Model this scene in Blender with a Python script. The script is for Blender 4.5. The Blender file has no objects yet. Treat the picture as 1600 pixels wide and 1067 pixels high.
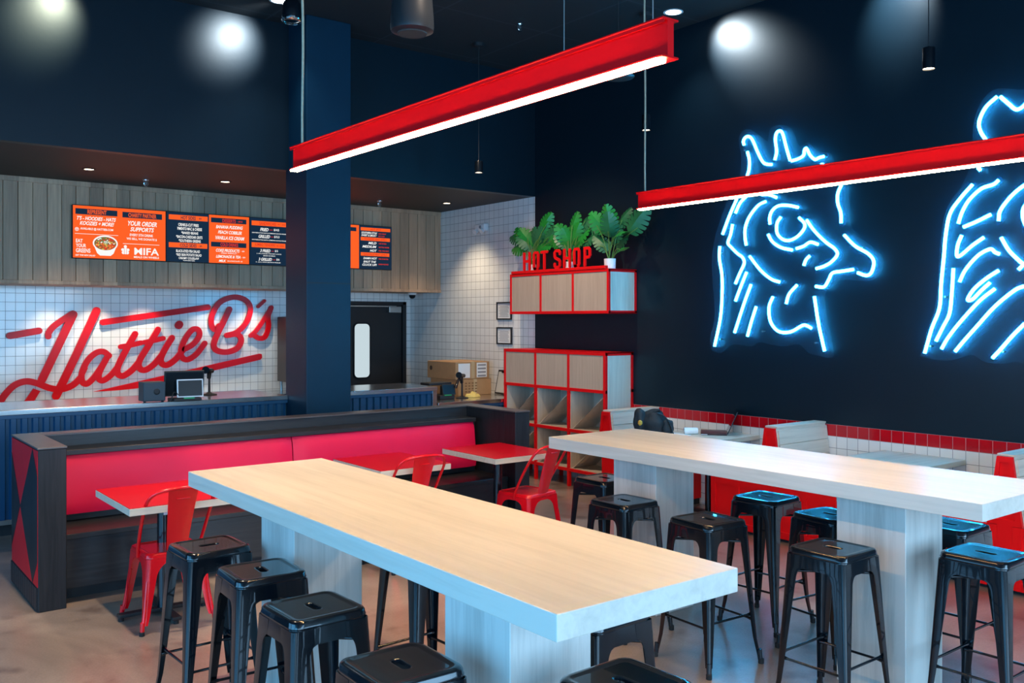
import bpy, bmesh, math, random
from mathutils import Vector, Matrix
random.seed(7)
C = bpy.context.scene.collection
# ------------------------------------------------------------------ camera
YAW = math.radians(37.83); EYE = Vector((0, 0, 1.83)); FPX = 1436.0; HOR = 500.0
cam_d = bpy.data.cameras.new('camera'); cam = bpy.data.objects.new('camera', cam_d); C.objects.link(cam)
cam.location = EYE; cam.rotation_euler = (math.pi/2, 0, -YAW)
cam_d.sensor_width = 36; cam_d.lens = 36*FPX/1600; cam_d.shift_y = -(533.5-HOR)/1600
cam_d.clip_start = 0.05; cam_d.clip_end = 200
bpy.context.scene.camera = cam
# ------------------------------------------------------------------ view + world
vs = bpy.context.scene.view_settings
vs.view_transform = 'Standard'; vs.look = 'None'; vs.gamma = 1; vs.use_curve_mapping = False; vs.exposure = 0.0
world = bpy.data.worlds.new('world'); bpy.context.scene.world = world; world.use_nodes = True
wb = world.node_tree.nodes['Background']; wb.inputs[0].default_value = (0.45, 0.68, 1.0, 1); wb.inputs[1].default_value = 1.2
# ------------------------------------------------------------------ daylight through the shop windows
def area(name, loc, rot, sx, sy, power, col):
    d = bpy.data.lights.new(name, 'AREA'); d.shape = 'RECTANGLE'; d.size = sx; d.size_y = sy; d.energy = power; d.color = col
    o = bpy.data.objects.new(name, d); o.location = loc; o.rotation_euler = rot; C.objects.link(o); return o
def aim(v): return Vector(v).to_track_quat('-Z', 'Y').to_euler()
DAY = (0.34, 0.66, 1.0)
for i, x in enumerate((-2.0, 1.2, 4.4)):
    area('window_daylight', (x, -3.45, 1.75), aim((0, 1, -0.40)), 2.9, 2.9, (120, 185, 290)[i], DAY)
for i, y in enumerate((-0.9, 2.3, 5.5)):
    area('window_daylight', (-3.45, y, 1.75), aim((1, 0, -0.35)), 2.9, 2.9, (200, 165, 90)[i], (0.08, 0.50, 1.0))
def spot(name, loc, power, col, ang=70, blend=0.6, r=0.03, to=(0, 0, -1)):
    d = bpy.data.lights.new(name, 'SPOT'); d.energy = power; d.color = col; d.spot_size = math.radians(ang); d.spot_blend = blend; d.shadow_soft_size = r
    o = bpy.data.objects.new(name, d); o.location = loc; o.rotation_euler = aim(to); C.objects.link(o); return o

# added warm fill spots under the seating area ceiling, brightening floor and tables
for (x, y, pw, an) in ((1.25, 5.2, 620, 66), (1.2, 6.0, 150, 40), (3.1, 5.9, 330, 62), (3.1, 3.2, 110, 50), (5.6, 5.6, 190, 56)):
    spot('added_fill_spot', (x, y, 4.76), pw, (1.0, 0.78, 0.54), an, 0.9, 0.06)
spot('added_fill_spot', (4.6, 7.0, 4.70), 420, (1.0, 0.76, 0.54), 60, 0.9, 0.06, (2.1, 0.8, -2.9))  # extra spot added to warm the shelf fronts, no fitting there
spot('added_fill_spot', (3.2, 3.6, 4.70), 420, (1.0, 0.80, 0.62), 62, 0.9, 0.06, (0.0, 3.2, -3.9))  # extra spot added to brighten the upright red banquette cushions

# ------------------------------------------------------------------ measuring helpers (photo pixel -> point on a real plane)
FW = Vector((math.sin(YAW), math.cos(YAW), 0)); RT = Vector((math.cos(YAW), -math.sin(YAW), 0))
def ray(x, y): return FW + RT*((x-800)/FPX) + Vector((0, 0, (HOR-y)/FPX))
def onX(x, y, X): r = ray(x, y); return EYE + r*(X/r.x)
def onY(x, y, Y): r = ray(x, y); return EYE + r*(Y/r.y)
def onZ(x, y, Z): r = ray(x, y); return EYE + r*((Z-EYE.z)/r.z)

# ------------------------------------------------------------------ materials
def nt(m): m.use_nodes = True; return m.node_tree, m.node_tree.nodes, m.node_tree.links
def principled(name, col, rough=0.5, metal=0.0, spec=0.5, coat=0.0, var=0.0, vscale=6.0, bump=0.0, bscale=60.0, coat_rough=0.05):
    m = bpy.data.materials.new(name); t, n, l = nt(m); b = n['Principled BSDF']
    b.inputs['Base Color'].default_value = (*col, 1); b.inputs['Roughness'].default_value = rough; b.inputs['Metallic'].default_value = metal
    b.inputs['Specular IOR Level'].default_value = spec; b.inputs['Coat Weight'].default_value = coat; b.inputs['Coat Roughness'].default_value = coat_rough
    tc = n.new('ShaderNodeTexCoord')
    no = n.new('ShaderNodeTexNoise'); no.inputs['Scale'].default_value = vscale; no.inputs['Detail'].default_value = 4
    l.new(tc.outputs['Object'], no.inputs['Vector'])
    if var:
        mx = n.new('ShaderNodeMixRGB'); mx.inputs[1].default_value = (*[c*(1-var) for c in col], 1); mx.inputs[2].default_value = (*[min(1, c*(1+var)) for c in col], 1)
        l.new(no.outputs['Fac'], mx.inputs[0]); l.new(mx.outputs[0], b.inputs['Base Color'])
    if bump:
        n2 = n.new('ShaderNodeTexNoise'); n2.inputs['Scale'].default_value = bscale; l.new(tc.outputs['Object'], n2.inputs['Vector'])
        bp = n.new('ShaderNodeBump'); bp.inputs['Strength'].default_value = bump; bp.inputs['Distance'].default_value = 0.01
        l.new(n2.outputs['Fac'], bp.inputs['Height']); l.new(bp.outputs[0], b.inputs['Normal'])
    return m
def wood(name, c1, c2, axis='Y', rough=0.45, scale=1.0, boards=0.0, board_axis='X', coat=0.0, streak=0.5, spec=0.5):
    m = bpy.data.materials.new(name); t, n, l = nt(m); b = n['Principled BSDF']
    tc = n.new('ShaderNodeTexCoord'); mp = n.new('ShaderNodeMapping'); l.new(tc.outputs['Object'], mp.inputs[0])
    s = {'X': (0.9, 16, 16), 'Y': (16, 0.9, 16), 'Z': (16, 16, 0.9)}[axis]; mp.inputs['Scale'].default_value = [v*scale for v in s]
    a = n.new('ShaderNodeTexNoise'); a.inputs['Scale'].default_value = 2.2; a.inputs['Detail'].default_value = 7; a.inputs['Roughness'].default_value = 0.62; a.inputs['Distortion'].default_value = 0.5
    l.new(mp.outputs[0], a.inputs['Vector'])
    mp2 = n.new('ShaderNodeMapping'); l.new(tc.outputs['Object'], mp2.inputs[0]); mp2.inputs['Scale'].default_value = [v*scale*0.35 for v in s]
    a2 = n.new('ShaderNodeTexNoise'); a2.inputs['Scale'].default_value = 1.1; a2.inputs['Detail'].default_value = 2; l.new(mp2.outputs[0], a2.inputs['Vector'])
    mixf = n.new('ShaderNodeMath'); mixf.operation = 'MULTIPLY_ADD'; l.new(a2.outputs['Fac'], mixf.inputs[0]); mixf.inputs[1].default_value = streak; 
    sb = n.new('ShaderNodeMath'); sb.operation = 'MULTIPLY'; sb.inputs[1].default_value = 1-streak*0.5; l.new(a.outputs['Fac'], sb.inputs[0]); l.new(sb.outputs[0], mixf.inputs[2])
    r = n.new('ShaderNodeValToRGB'); r.color_ramp.elements[0].position = 0.38; r.color_ramp.elements[1].position = 0.72
    r.color_ramp.elements[0].color = (*c1, 1); r.color_ramp.elements[1].color = (*c2, 1); l.new(mixf.outputs[0], r.inputs[0])
    out = r.outputs[0]
    if boards:
        sx = n.new('ShaderNodeSeparateXYZ'); l.new(tc.outputs['Object'], sx.inputs[0])
        dv = n.new('ShaderNodeMath'); dv.operation = 'DIVIDE'; dv.inputs[1].default_value = boards; l.new(sx.outputs[board_axis], dv.inputs[0])
        fl = n.new('ShaderNodeMath'); fl.operation = 'FLOOR'; l.new(dv.outputs[0], fl.inputs[0])
        wn = n.new('ShaderNodeTexWhiteNoise'); wn.noise_dimensions = '1D'; l.new(fl.outputs[0], wn.inputs['W'])
        hs = n.new('ShaderNodeHueSaturation'); mr = n.new('ShaderNodeMapRange'); mr.inputs['To Min'].default_value = 0.72; mr.inputs['To Max'].default_value = 1.15
        l.new(wn.outputs['Value'], mr.inputs[0]); l.new(mr.outputs[0], hs.inputs['Value']); l.new(out, hs.inputs['Color']); out = hs.outputs[0]
    l.new(out, b.inputs['Base Color']); b.inputs['Roughness'].default_value = rough; b.inputs['Coat Weight'].default_value = coat; b.inputs['Specular IOR Level'].default_value = spec
    bp = n.new('ShaderNodeBump'); bp.inputs['Strength'].default_value = 0.12; bp.inputs['Distance'].default_value = 0.004; l.new(a.outputs['Fac'], bp.inputs['Height']); l.new(bp.outputs[0], b.inputs['Normal'])
    return m
def tile(name, col, plane='YZ', size=0.1016, mortar=(0.22, 0.22, 0.22), rough=0.12, z0=0.0, u0=0.0):
    m = bpy.data.materials.new(name); t, n, l = nt(m); b = n['Principled BSDF']
    tc = n.new('ShaderNodeTexCoord'); sx = n.new('ShaderNodeSeparateXYZ'); l.new(tc.outputs['Object'], sx.inputs[0])
    cb = n.new('ShaderNodeCombineXYZ'); l.new(sx.outputs[plane[0]], cb.inputs[0]); l.new(sx.outputs[plane[1]], cb.inputs[1])
    mp = n.new('ShaderNodeMapping'); mp.inputs['Location'].default_value = (-u0, -z0, 0); l.new(cb.outputs[0], mp.inputs[0])
    br = n.new('ShaderNodeTexBrick'); br.offset = 0; br.squash = 1; l.new(mp.outputs[0], br.inputs['Vector'])
    br.inputs['Scale'].default_value = 1; br.inputs['Brick Width'].default_value = size; br.inputs['Row Height'].default_value = size
    br.inputs['Mortar Size'].default_value = 0.0022; br.inputs['Mortar Smooth'].default_value = 0.1
    br.inputs['Color1'].default_value = (*col, 1); br.inputs['Color2'].default_value = (*[c*0.94 for c in col], 1); br.inputs['Mortar'].default_value = (*mortar, 1)
    l.new(br.outputs['Color'], b.inputs['Base Color'])
    mr = n.new('ShaderNodeMapRange'); mr.inputs['To Min'].default_value = rough; mr.inputs['To Max'].default_value = 0.8; l.new(br.outputs['Fac'], mr.inputs[0]); l.new(mr.outputs[0], b.inputs['Roughness'])
    no = n.new('ShaderNodeTexNoise'); no.inputs['Scale'].default_value = 9; l.new(tc.outputs['Object'], no.inputs['Vector'])
    ad = n.new('ShaderNodeMath'); ad.operation = 'MULTIPLY_ADD'; l.new(br.outputs['Fac'], ad.inputs[0]); ad.inputs[1].default_value = -1.0; 
    ml = n.new('ShaderNodeMath'); ml.operation = 'MULTIPLY'; ml.inputs[1].default_value = 0.35; l.new(no.outputs['Fac'], ml.inputs[0]); l.new(ml.outputs[0], ad.inputs[2])
    bp = n.new('ShaderNodeBump'); bp.inputs['Strength'].default_value = 0.5; bp.inputs['Distance'].default_value = 0.002; l.new(ad.outputs[0], bp.inputs['Height']); l.new(bp.outputs[0], b.inputs['Normal'])
    return m
def emit(name, col, s):
    m = bpy.data.materials.new(name); t, n, l = nt(m); b = n['Principled BSDF']
    b.inputs['Base Color'].default_value = (0.02, 0.02, 0.02, 1); b.inputs['Emission Color'].default_value = (*col, 1); b.inputs['Emission Strength'].default_value = s; b.inputs['Roughness'].default_value = 0.9; b.inputs['Specular IOR Level'].default_value = 0.1
    return m
def floor_mat():
    m = bpy.data.materials.new('polished_concrete'); t, n, l = nt(m); b = n['Principled BSDF']
    tc = n.new('ShaderNodeTexCoord')
    a = n.new('ShaderNodeTexNoise'); a.inputs['Scale'].default_value = 0.9; a.inputs['Detail'].default_value = 9; a.inputs['Roughness'].default_value = 0.6; a.inputs['Distortion'].default_value = 0.8
    l.new(tc.outputs['Object'], a.inputs['Vector'])
    r = n.new('ShaderNodeValToRGB'); e = r.color_ramp.elements; e[0].position = 0.3; e[0].color = (0.15, 0.11, 0.09, 1); e[1].position = 0.72; e[1].color = (0.42, 0.335, 0.275, 1)
    x = e.new(0.5); x.color = (0.29, 0.22, 0.18, 1); l.new(a.outputs['Fac'], r.inputs[0])
    s = n.new('ShaderNodeTexNoise'); s.inputs['Scale'].default_value = 90; s.inputs['Detail'].default_value = 3; l.new(tc.outputs['Object'], s.inputs['Vector'])
    mx = n.new('ShaderNodeMixRGB'); mx.blend_type = 'OVERLAY'; mx.inputs[0].default_value = 0.3; l.new(r.outputs[0], mx.inputs[1]); l.new(s.outputs['Fac'], mx.inputs[2])
    # darker damp looking blotches
    v = n.new('ShaderNodeTexNoise'); v.inputs['Scale'].default_value = 3.1; v.inputs['Detail'].default_value = 3; l.new(tc.outputs['Object'], v.inputs['Vector'])
    vr = n.new('ShaderNodeValToRGB'); vr.color_ramp.elements[0].position = 0.30; vr.color_ramp.elements[0].color = (0.55, 0.5, 0.5, 1); vr.color_ramp.elements[1].position = 0.42; vr.color_ramp.elements[1].color = (1, 1, 1, 1)
    l.new(v.outputs['Fac'], vr.inputs[0]); m2 = n.new('ShaderNodeMixRGB'); m2.blend_type = 'MULTIPLY'; m2.inputs[0].default_value = 1; l.new(mx.outputs[0], m2.inputs[1]); l.new(vr.outputs[0], m2.inputs[2])
    l.new(m2.outputs[0], b.inputs['Base Color'])
    mr = n.new('ShaderNodeMapRange'); mr.inputs['To Min'].default_value = 0.22; mr.inputs['To Max'].default_value = 0.42; l.new(a.outputs['Fac'], mr.inputs[0]); l.new(mr.outputs[0], b.inputs['Roughness']); b.inputs['Coat Weight'].default_value = 0.8; b.inputs['Coat Roughness'].default_value = 0.22
    return m
def ceiling_mat():
    m = bpy.data.materials.new('black_ceiling_tiles'); t, n, l = nt(m); b = n['Principled BSDF']
    tc = n.new('ShaderNodeTexCoord'); br = n.new('ShaderNodeTexBrick'); br.offset = 0; l.new(tc.outputs['Object'], br.inputs['Vector'])
    br.inputs['Scale'].default_value = 1; br.inputs['Brick Width'].default_value = 1.22; br.inputs['Row Height'].default_value = 1.22; br.inputs['Mortar Size'].default_value = 0.012
    br.inputs['Color1'].default_value = (0.012, 0.015, 0.018, 1); br.inputs['Color2'].default_value = (0.014, 0.017, 0.02, 1); br.inputs['Mortar'].default_value = (0.028, 0.035, 0.042, 1)
    l.new(br.outputs['Color'], b.inputs['Base Color']); b.inputs['Roughness'].default_value = 0.7
    return m
M = dict(
    floor=floor_mat(), ceiling=ceiling_mat(),
    black_wall=principled('black_wall_paint', (0.003, 0.012, 0.020), 0.40, var=0.1, bump=0.03, bscale=25, spec=0.3),
    column=principled('blue_black_column_paint', (0.002, 0.024, 0.048), 0.42, var=0.1, bump=0.02, spec=0.3),
    soffit=principled('brown_black_soffit_paint', (0.022, 0.016, 0.014), 0.6),
    tile_side=tile('white_tile_side', (0.80, 0.80, 0.78), 'YZ'), tile_back=tile('white_tile_back', (0.80, 0.80, 0.78), 'XZ'),
    tile_low=tile('white_wainscot_tile', (0.80, 0.80, 0.78), 'YZ', z0=0.82), tile_red=tile('red_wainscot_tile', (0.55, 0.005, 0.012), 'YZ', z0=0.82, mortar=(0.5, 0.2, 0.2)),
    panel_wood=wood('bulkhead_wood', (0.34, 0.205, 0.125), (0.54, 0.335, 0.205), 'Z', 0.5, boards=0.1405, board_axis='X'),
    table_wood=wood('pale_table_laminate', (0.56, 0.50, 0.42), (0.70, 0.63, 0.54), 'Y', 0.38, scale=0.8),
    ped_wood=wood('pale_pedestal_laminate', (0.40, 0.37, 0.33), (0.66, 0.61, 0.55), 'Z', 0.42, scale=0.9, streak=0.7),
    shelf_wood=wood('shelf_laminate', (0.45, 0.325, 0.235), (0.55, 0.41, 0.30), 'Z', 0.45, scale=1.2, streak=0.3),
    shelf_end=wood('shelf_end_laminate', (0.46, 0.39, 0.31), (0.62, 0.53, 0.43), 'Z', 0.45, scale=1.0),
    booth_wood=wood('booth_laminate', (0.44, 0.365, 0.29), (0.62, 0.52, 0.415), 'X', 0.45, scale=1.0),
    edge_wood=wood('table_edge_wood', (0.48, 0.40, 0.30), (0.66, 0.56, 0.44), 'X', 0.45),
    dark_wood=wood('black_stained_oak', (0.006, 0.006, 0.008), (0.022, 0.021, 0.022), 'X', 0.36, scale=1.3, spec=0.4),
    dark_wood_v=wood('black_stained_oak_upright', (0.006, 0.006, 0.007), (0.020, 0.018, 0.019), 'Z', 0.45, scale=1.3, spec=0.3),
    cap_wood=wood('partition_cap_oak', (0.040, 0.032, 0.030), (0.085, 0.068, 0.062), 'X', 0.3, scale=1.2, spec=0.6),
    red_vinyl=principled('red_vinyl', (0.76, 0.006, 0.055), 0.45, var=0.05, bump=0.03, bscale=200, spec=0.25),
    red_top=principled('red_laminate', (0.54, 0.002, 0.010), 0.3, var=0.05, spec=0.2),
    red_metal=principled('red_gloss_metal', (0.78, 0.003, 0.010), 0.2, coat=0.25, var=0.03, spec=0.4),
    red_paint=principled('red_painted_frame', (0.80, 0.004, 0.006), 0.42, var=0.05, spec=0.2),
    red_beam=principled('red_beam_paint', (0.64, 0.001, 0.004), 0.55, var=0.05, spec=0.12),
    red_panel=principled('red_stained_panel', (0.75, 0.006, 0.014), 0.45, var=0.12, spec=0.25),
    red_sign=principled('red_sign_acrylic', (0.60, 0.001, 0.006), 0.28, var=0.03, spec=0.2),
    black_metal=principled('black_gloss_metal', (0.003, 0.005, 0.008), 0.22, coat=0.7, var=0.1, spec=0.3, coat_rough=0.03),
    black_matte=principled('black_matte', (0.012, 0.012, 0.014), 0.6, var=0.1), rubber=principled('black_rubber', (0.01, 0.01, 0.01), 0.8, var=0.1),
    black_screen=principled('dark_glass_screen', (0.006, 0.010, 0.014), 0.3, spec=0.2, var=0.05),
    steel=principled('brushed_steel', (0.66, 0.66, 0.66), 0.2, 1.0, var=0.05, bump=0.01, bscale=4),
    steel_dull=principled('dull_steel', (0.42, 0.40, 0.38), 0.4, 1.0, var=0.1),
    blue_metal=principled('blue_corrugated_metal', (0.008, 0.060, 0.135), 0.30, coat=0.2, var=0.08),
    white=principled('white_plastic', (0.75, 0.75, 0.76), 0.4, var=0.03), paper=principled('white_paper', (0.78, 0.78, 0.76), 0.7, var=0.05),
    ink=principled('grey_print', (0.25, 0.25, 0.27), 0.7, var=0.1), card=principled('brown_cardboard', (0.42, 0.24, 0.11), 0.8, var=0.12, vscale=14), tape=principled('clear_brown_tape', (0.50, 0.36, 0.2), 0.3, var=0.1),
    leaf=principled('monstera_leaf', (0.014, 0.22, 0.028), 0.35, var=0.5, vscale=9), leaf_dark=principled('dark_monstera_leaf', (0.016, 0.13, 0.045), 0.4, var=0.4, vscale=9), stem=principled('green_stem', (0.12, 0.26, 0.05), 0.5, var=0.2),
    fabric=principled('black_nylon', (0.010, 0.016, 0.020), 0.65, var=0.3, vscale=40, bump=0.2), yellow=principled('yellow_cloth', (0.75, 0.55, 0.15), 0.8, var=0.2, vscale=30, bump=0.3),
    cord=principled('twisted_clear_cord', (0.42, 0.34, 0.24), 0.45, var=0.3, vscale=50), chrome=principled('chrome', (0.8, 0.8, 0.8), 0.1, 1.0, var=0.03),
    glow_white=emit('cool_lamp_lens', (0.85, 0.95, 1.0), 25), glow_warm=emit('warm_lamp_lens', (1.0, 0.8, 0.55), 12),
    led=emit('warm_led_strip', (1.0, 0.66, 0.31), 135), neon=emit('blue_neon_tube', (0.032, 0.48, 1.0), 40),
    scr_orange=emit('orange_screen', (1.0, 0.115, 0.008), 1.0), scr_navy=emit('navy_screen', (0.004, 0.018, 0.045), 1.0), scr_white=emit('white_screen_text', (0.95, 0.95, 0.92), 1.0),
    scr_red=emit('red_screen_text', (0.75, 0.03, 0.01), 1.0), scr_brown=emit('brown_screen_food', (0.30, 0.11, 0.03), 1.0), scr_green=emit('green_screen_food', (0.05, 0.30, 0.06), 1.0), scr_yellow=emit('yellow_screen_food', (0.8, 0.45, 0.08), 1.0),
    window_glow=emit('lit_kitchen_window', (0.62, 0.75, 0.80), 0.9), gold=principled('yellow_badge', (0.7, 0.4, 0.05), 0.4, var=0.1), teal=principled('green_status_strip', (0.02, 0.35, 0.12), 0.4, var=0.1),
)
def acrylic():
    m = bpy.data.materials.new('clear_acrylic'); t, n, l = nt(m); n.remove(n['Principled BSDF'])
    o = n['Material Output']; tr = n.new('ShaderNodeBsdfTransparent'); tr.inputs[0].default_value = (0.92, 0.96, 1, 1)
    g = n.new('ShaderNodeBsdfPrincipled'); g.inputs['Base Color'].default_value = (0.05, 0.10, 0.14, 1); g.inputs['Roughness'].default_value = 0.3
    mx = n.new('ShaderNodeMixShader'); mx.inputs[0].default_value = 0.12; l.new(tr.outputs[0], mx.inputs[1]); l.new(g.outputs[0], mx.inputs[2]); l.new(mx.outputs[0], o.inputs[0])
    return m
M['acrylic'] = acrylic()

# ------------------------------------------------------------------ mesh helpers
def box(bm, x0, x1, y0, y1, z0, z1, bev=0.0, seg=2):
    x0, x1 = sorted((x0, x1)); y0, y1 = sorted((y0, y1)); z0, z1 = sorted((z0, z1))
    t = bmesh.new(); bmesh.ops.create_cube(t, size=1)
    for v in t.verts: v.co = Vector(((x0+x1)/2+v.co.x*(x1-x0), (y0+y1)/2+v.co.y*(y1-y0), (z0+z1)/2+v.co.z*(z1-z0)))
    if bev: bmesh.ops.bevel(t, geom=list(t.edges), offset=bev, segments=seg, profile=0.5, affect='EDGES')
    merge(bm, t); return bm
def merge(bm, t, mat=None):
    mp = {}
    for v in t.verts: mp[v] = bm.verts.new(mat @ v.co if mat else v.co)
    for f in t.faces:
        try:
            g = bm.faces.new([mp[v] for v in f.verts]); g.material_index = f.material_index
        except ValueError: pass
    t.free()
def Box(*a, **k): return box(bmesh.new(), *a, **k)
def catmull(pts, n=6):
    P = [Vector(p) for p in pts]
    if len(P) < 3: return P
    P = [P[0]*2-P[1]]+P+[P[-1]*2-P[-2]]; out = []
    for i in range(1, len(P)-2):
        for k in range(n):
            t = k/n; a, b, c, d = P[i-1], P[i], P[i+1], P[i+2]
            out.append(0.5*((2*b)+(c-a)*t+(2*a-5*b+4*c-d)*t*t+(3*b-a-3*c+d)*t**3))
    out.append(P[-2]); return out
def tube(bm, pts, r, seg=8, cap=True, rz=None):
    P = [Vector(p) for p in pts]; n = len(P); R = r if isinstance(r, (list, tuple)) else [r]*n
    up = None; rings = []
    for i in range(n):
        d = (P[min(i+1, n-1)]-P[max(i-1, 0)]).normalized()
        if up is None: up = Vector((0, 0, 1)) if abs(d.z) < 0.9 else Vector((1, 0, 0))
        s = d.cross(up)
        if s.length < 1e-5: s = d.orthogonal()
        s.normalize(); up = s.cross(d).normalized()
        rings.append([bm.verts.new(P[i]+(s*math.cos(2*math.pi*k/seg)+up*math.sin(2*math.pi*k/seg)*(rz or 1))*R[i]) for k in range(seg)])
    for i in range(n-1):
        for k in range(seg): bm.faces.new((rings[i][k], rings[i][(k+1) % seg], rings[i+1][(k+1) % seg], rings[i+1][k]))
    if cap: bm.faces.new(rings[0][::-1]); bm.faces.new(rings[-1])
    return bm
def lathe(bm, prof, c=(0, 0, 0), seg=24, cap=True):
    rings = []
    for r, z in prof: rings.append([bm.verts.new((c[0]+r*math.cos(2*math.pi*k/seg), c[1]+r*math.sin(2*math.pi*k/seg), c[2]+z)) for k in range(seg)])
    for i in range(len(rings)-1):
        for k in range(seg): bm.faces.new((rings[i][k], rings[i][(k+1) % seg], rings[i+1][(k+1) % seg], rings[i+1][k]))
    if cap: bm.faces.new(rings[0][::-1]); bm.faces.new(rings[-1])
    return bm
def loft(bm, loops, close_loft=False, cap=False):
    R = [[bm.verts.new(p) for p in lp] for lp in loops]; n = len(R[0]); m = len(R)
    for i in range(m if close_loft else m-1):
        a, b = R[i], R[(i+1) % m]
        for k in range(n): bm.faces.new((a[k], a[(k+1) % n], b[(k+1) % n], b[k]))
    if cap: bm.faces.new(R[0][::-1]); bm.faces.new(R[-1])
    return bm
def prism(bm, poly, f0, f1):
    a = [bm.verts.new(f0(*p)) for p in poly]; b = [bm.verts.new(f1(*p)) for p in poly]; n = len(poly)
    bm.faces.new(a); bm.faces.new(b[::-1])
    for k in range(n): bm.faces.new((a[k], b[k], b[(k+1) % n], a[(k+1) % n]))
    return bm
def ribbon(bm, pts, w, f, d0, d1, seg=6):
    """flat stroke of width w with round ends; f(u,v,d) places a point, d0 back depth, d1 front depth"""
    P = [Vector((p[0], p[1])) for p in pts]; n = len(P); W = w if isinstance(w, (list, tuple)) else [w]*n
    L, R = [], []
    for i in range(n):
        d = (P[min(i+1, n-1)]-P[max(i-1, 0)]).normalized(); q = Vector((-d.y, d.x))
        L.append(P[i]+q*W[i]/2); R.append(P[i]-q*W[i]/2)
    d0v = (P[1]-P[0]).normalized(); d1v = (P[-1]-P[-2]).normalized()
    a0 = math.atan2(d0v.y, d0v.x); a1 = math.atan2(d1v.y, d1v.x)
    capS = [P[0]+Vector((math.cos(a0-math.pi/2-math.pi*k/seg), math.sin(a0-math.pi/2-math.pi*k/seg)))*W[0]/2 for k in range(1, seg)]
    capE = [P[-1]+Vector((math.cos(a1+math.pi/2-math.pi*k/seg), math.sin(a1+math.pi/2-math.pi*k/seg)))*W[-1]/2 for k in range(1, seg)]
    for D, flip in ((d1, False), (d0, True)):
        l = [bm.verts.new(f(p.x, p.y, D)) for p in L]; r = [bm.verts.new(f(p.x, p.y, D)) for p in R]
        cs = [bm.verts.new(f(p.x, p.y, D)) for p in capS]; ce = [bm.verts.new(f(p.x, p.y, D)) for p in capE]
        for i in range(n-1): bm.faces.new((l[i], l[i+1], r[i+1], r[i]))
        bm.faces.new([r[0]]+cs+[l[0]]); bm.faces.new([l[-1]]+ce+[r[-1]])
        ring = l+ce+r[::-1]+cs
        if not flip: front = ring
        else:
            for k in range(len(ring)): bm.faces.new((front[k], front[(k+1) % len(ring)], ring[(k+1) % len(ring)], ring[k]))
    return bm
def obj(name, bm, mat, parent=None, smooth=None, mats=None):
    root = parent
    while root is not None and root.parent: root = root.parent
    bmesh.ops.recalc_face_normals(bm, faces=bm.faces)
    me = bpy.data.meshes.new(name)
    if root is not None: bmesh.ops.translate(bm, verts=bm.verts, vec=-Vector(root.location))
    bm.to_mesh(me); bm.free()
    for mm in (mats or [mat]): me.materials.append(M[mm] if isinstance(mm, str) else mm)
    o = bpy.data.objects.new(name, me); C.objects.link(o)
    if smooth is not None:
        for p in me.polygons: p.use_smooth = True
        try: me.set_sharp_from_angle(angle=math.radians(smooth))
        except Exception: pass
    if parent is not None: o.parent = parent
    return o
def thing(name, label, cat, loc=(0, 0, 0), rotz=0, group=None):
    o = bpy.data.objects.new(name, None); C.objects.link(o); o.location = loc; o.rotation_euler = (0, 0, rotz)
    o.empty_display_size = 0.05; o['label'] = label; o['category'] = cat
    if group: o['group'] = group
    return o
def tag(o, label, cat, group=None):
    o['label'] = label; o['category'] = cat
    if group: o['group'] = group
    return o
def struct(name, bm, mat, smooth=None, parent=None, mats=None):
    o = obj(name, bm, mat, parent, smooth, mats)
    if parent is None: o['kind'] = 'structure'
    return o
def dup(root, loc, rotz, label):
    r = root.copy(); C.objects.link(r); r.location = loc; r.rotation_euler = (0, 0, rotz); r['label'] = label
    for ch in list(root.children):
        c = ch.copy(); C.objects.link(c); c.parent = r
        for g in ch.children:
            d = g.copy(); C.objects.link(d); d.parent = c
    return r
def text_bm(bm, s, u0, u1, v0, v1, f, d0, d1, shear=0.0, bold=0.02, midx=0):
    """writes s stretched to the box u0..u1 x v0..v1"""
    cu = bpy.data.curves.new('t', 'FONT'); cu.body = s; cu.size = 1; cu.extrude = 0.5; cu.shear = shear; cu.offset = bold; cu.resolution_u = 3
    o = bpy.data.objects.new('t', cu); C.objects.link(o); bpy.context.view_layer.update()
    me = o.to_mesh(); t = bmesh.new(); t.from_mesh(me); o.to_mesh_clear()
    bpy.data.objects.remove(o); bpy.data.curves.remove(cu)
    xs = [v.co.x for v in t.verts]; ys = [v.co.y for v in t.verts]; a, b, c, d = min(xs), max(xs), min(ys), max(ys)
    for v in t.verts:
        u = u0+(v.co.x-a)/(b-a)*(u1-u0); w = v0+(v.co.y-c)/(d-c)*(v1-v0); dd = d1 if v.co.z > 0 else d0
        v.co = f(u, w, dd)
    for fc in t.faces: fc.material_index = midx
    merge(bm, t)

# ================================================================== THE SETTING
XW = 7.12; YB = 11.60; YH = 8.71; ZC = 4.81; ZS = 3.34
struct('floor', Box(-3.8, XW+0.1, -3.8, YB+0.1, -0.1, 0), 'floor')
struct('ceiling', Box(-3.8, XW+0.1, -3.8, YH, ZC, ZC+0.1), 'ceiling')
struct('ceiling_soffit', Box(-3.8, XW, YH+0.1, YB, ZS, ZS+0.1), 'soffit')
struct('wall_bulkhead', Box(-3.8, XW, YH, YH+0.1, ZS, ZC+0.1), 'black_wall')
struct('wall_right', Box(XW, XW+0.1, -3.8, YH, 0.9216, ZC), 'black_wall')
struct('wall_right_tile', Box(XW, XW+0.1, YH, YB+0.1, 0, ZS+0.1), 'tile_side')
w = bmesh.new(); box(w, XW-0.004, XW+0.1, -3.8, YH, 0, 0.82); struct('wall_right_wainscot', w, 'tile_low')
w = bmesh.new(); box(w, XW-0.004, XW+0.1, -3.8, YH, 0.82, 0.9216); struct('trim_1', w, 'tile_red')
DX0, DX1, DZ = 5.55, 7.03, 2.095
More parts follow.
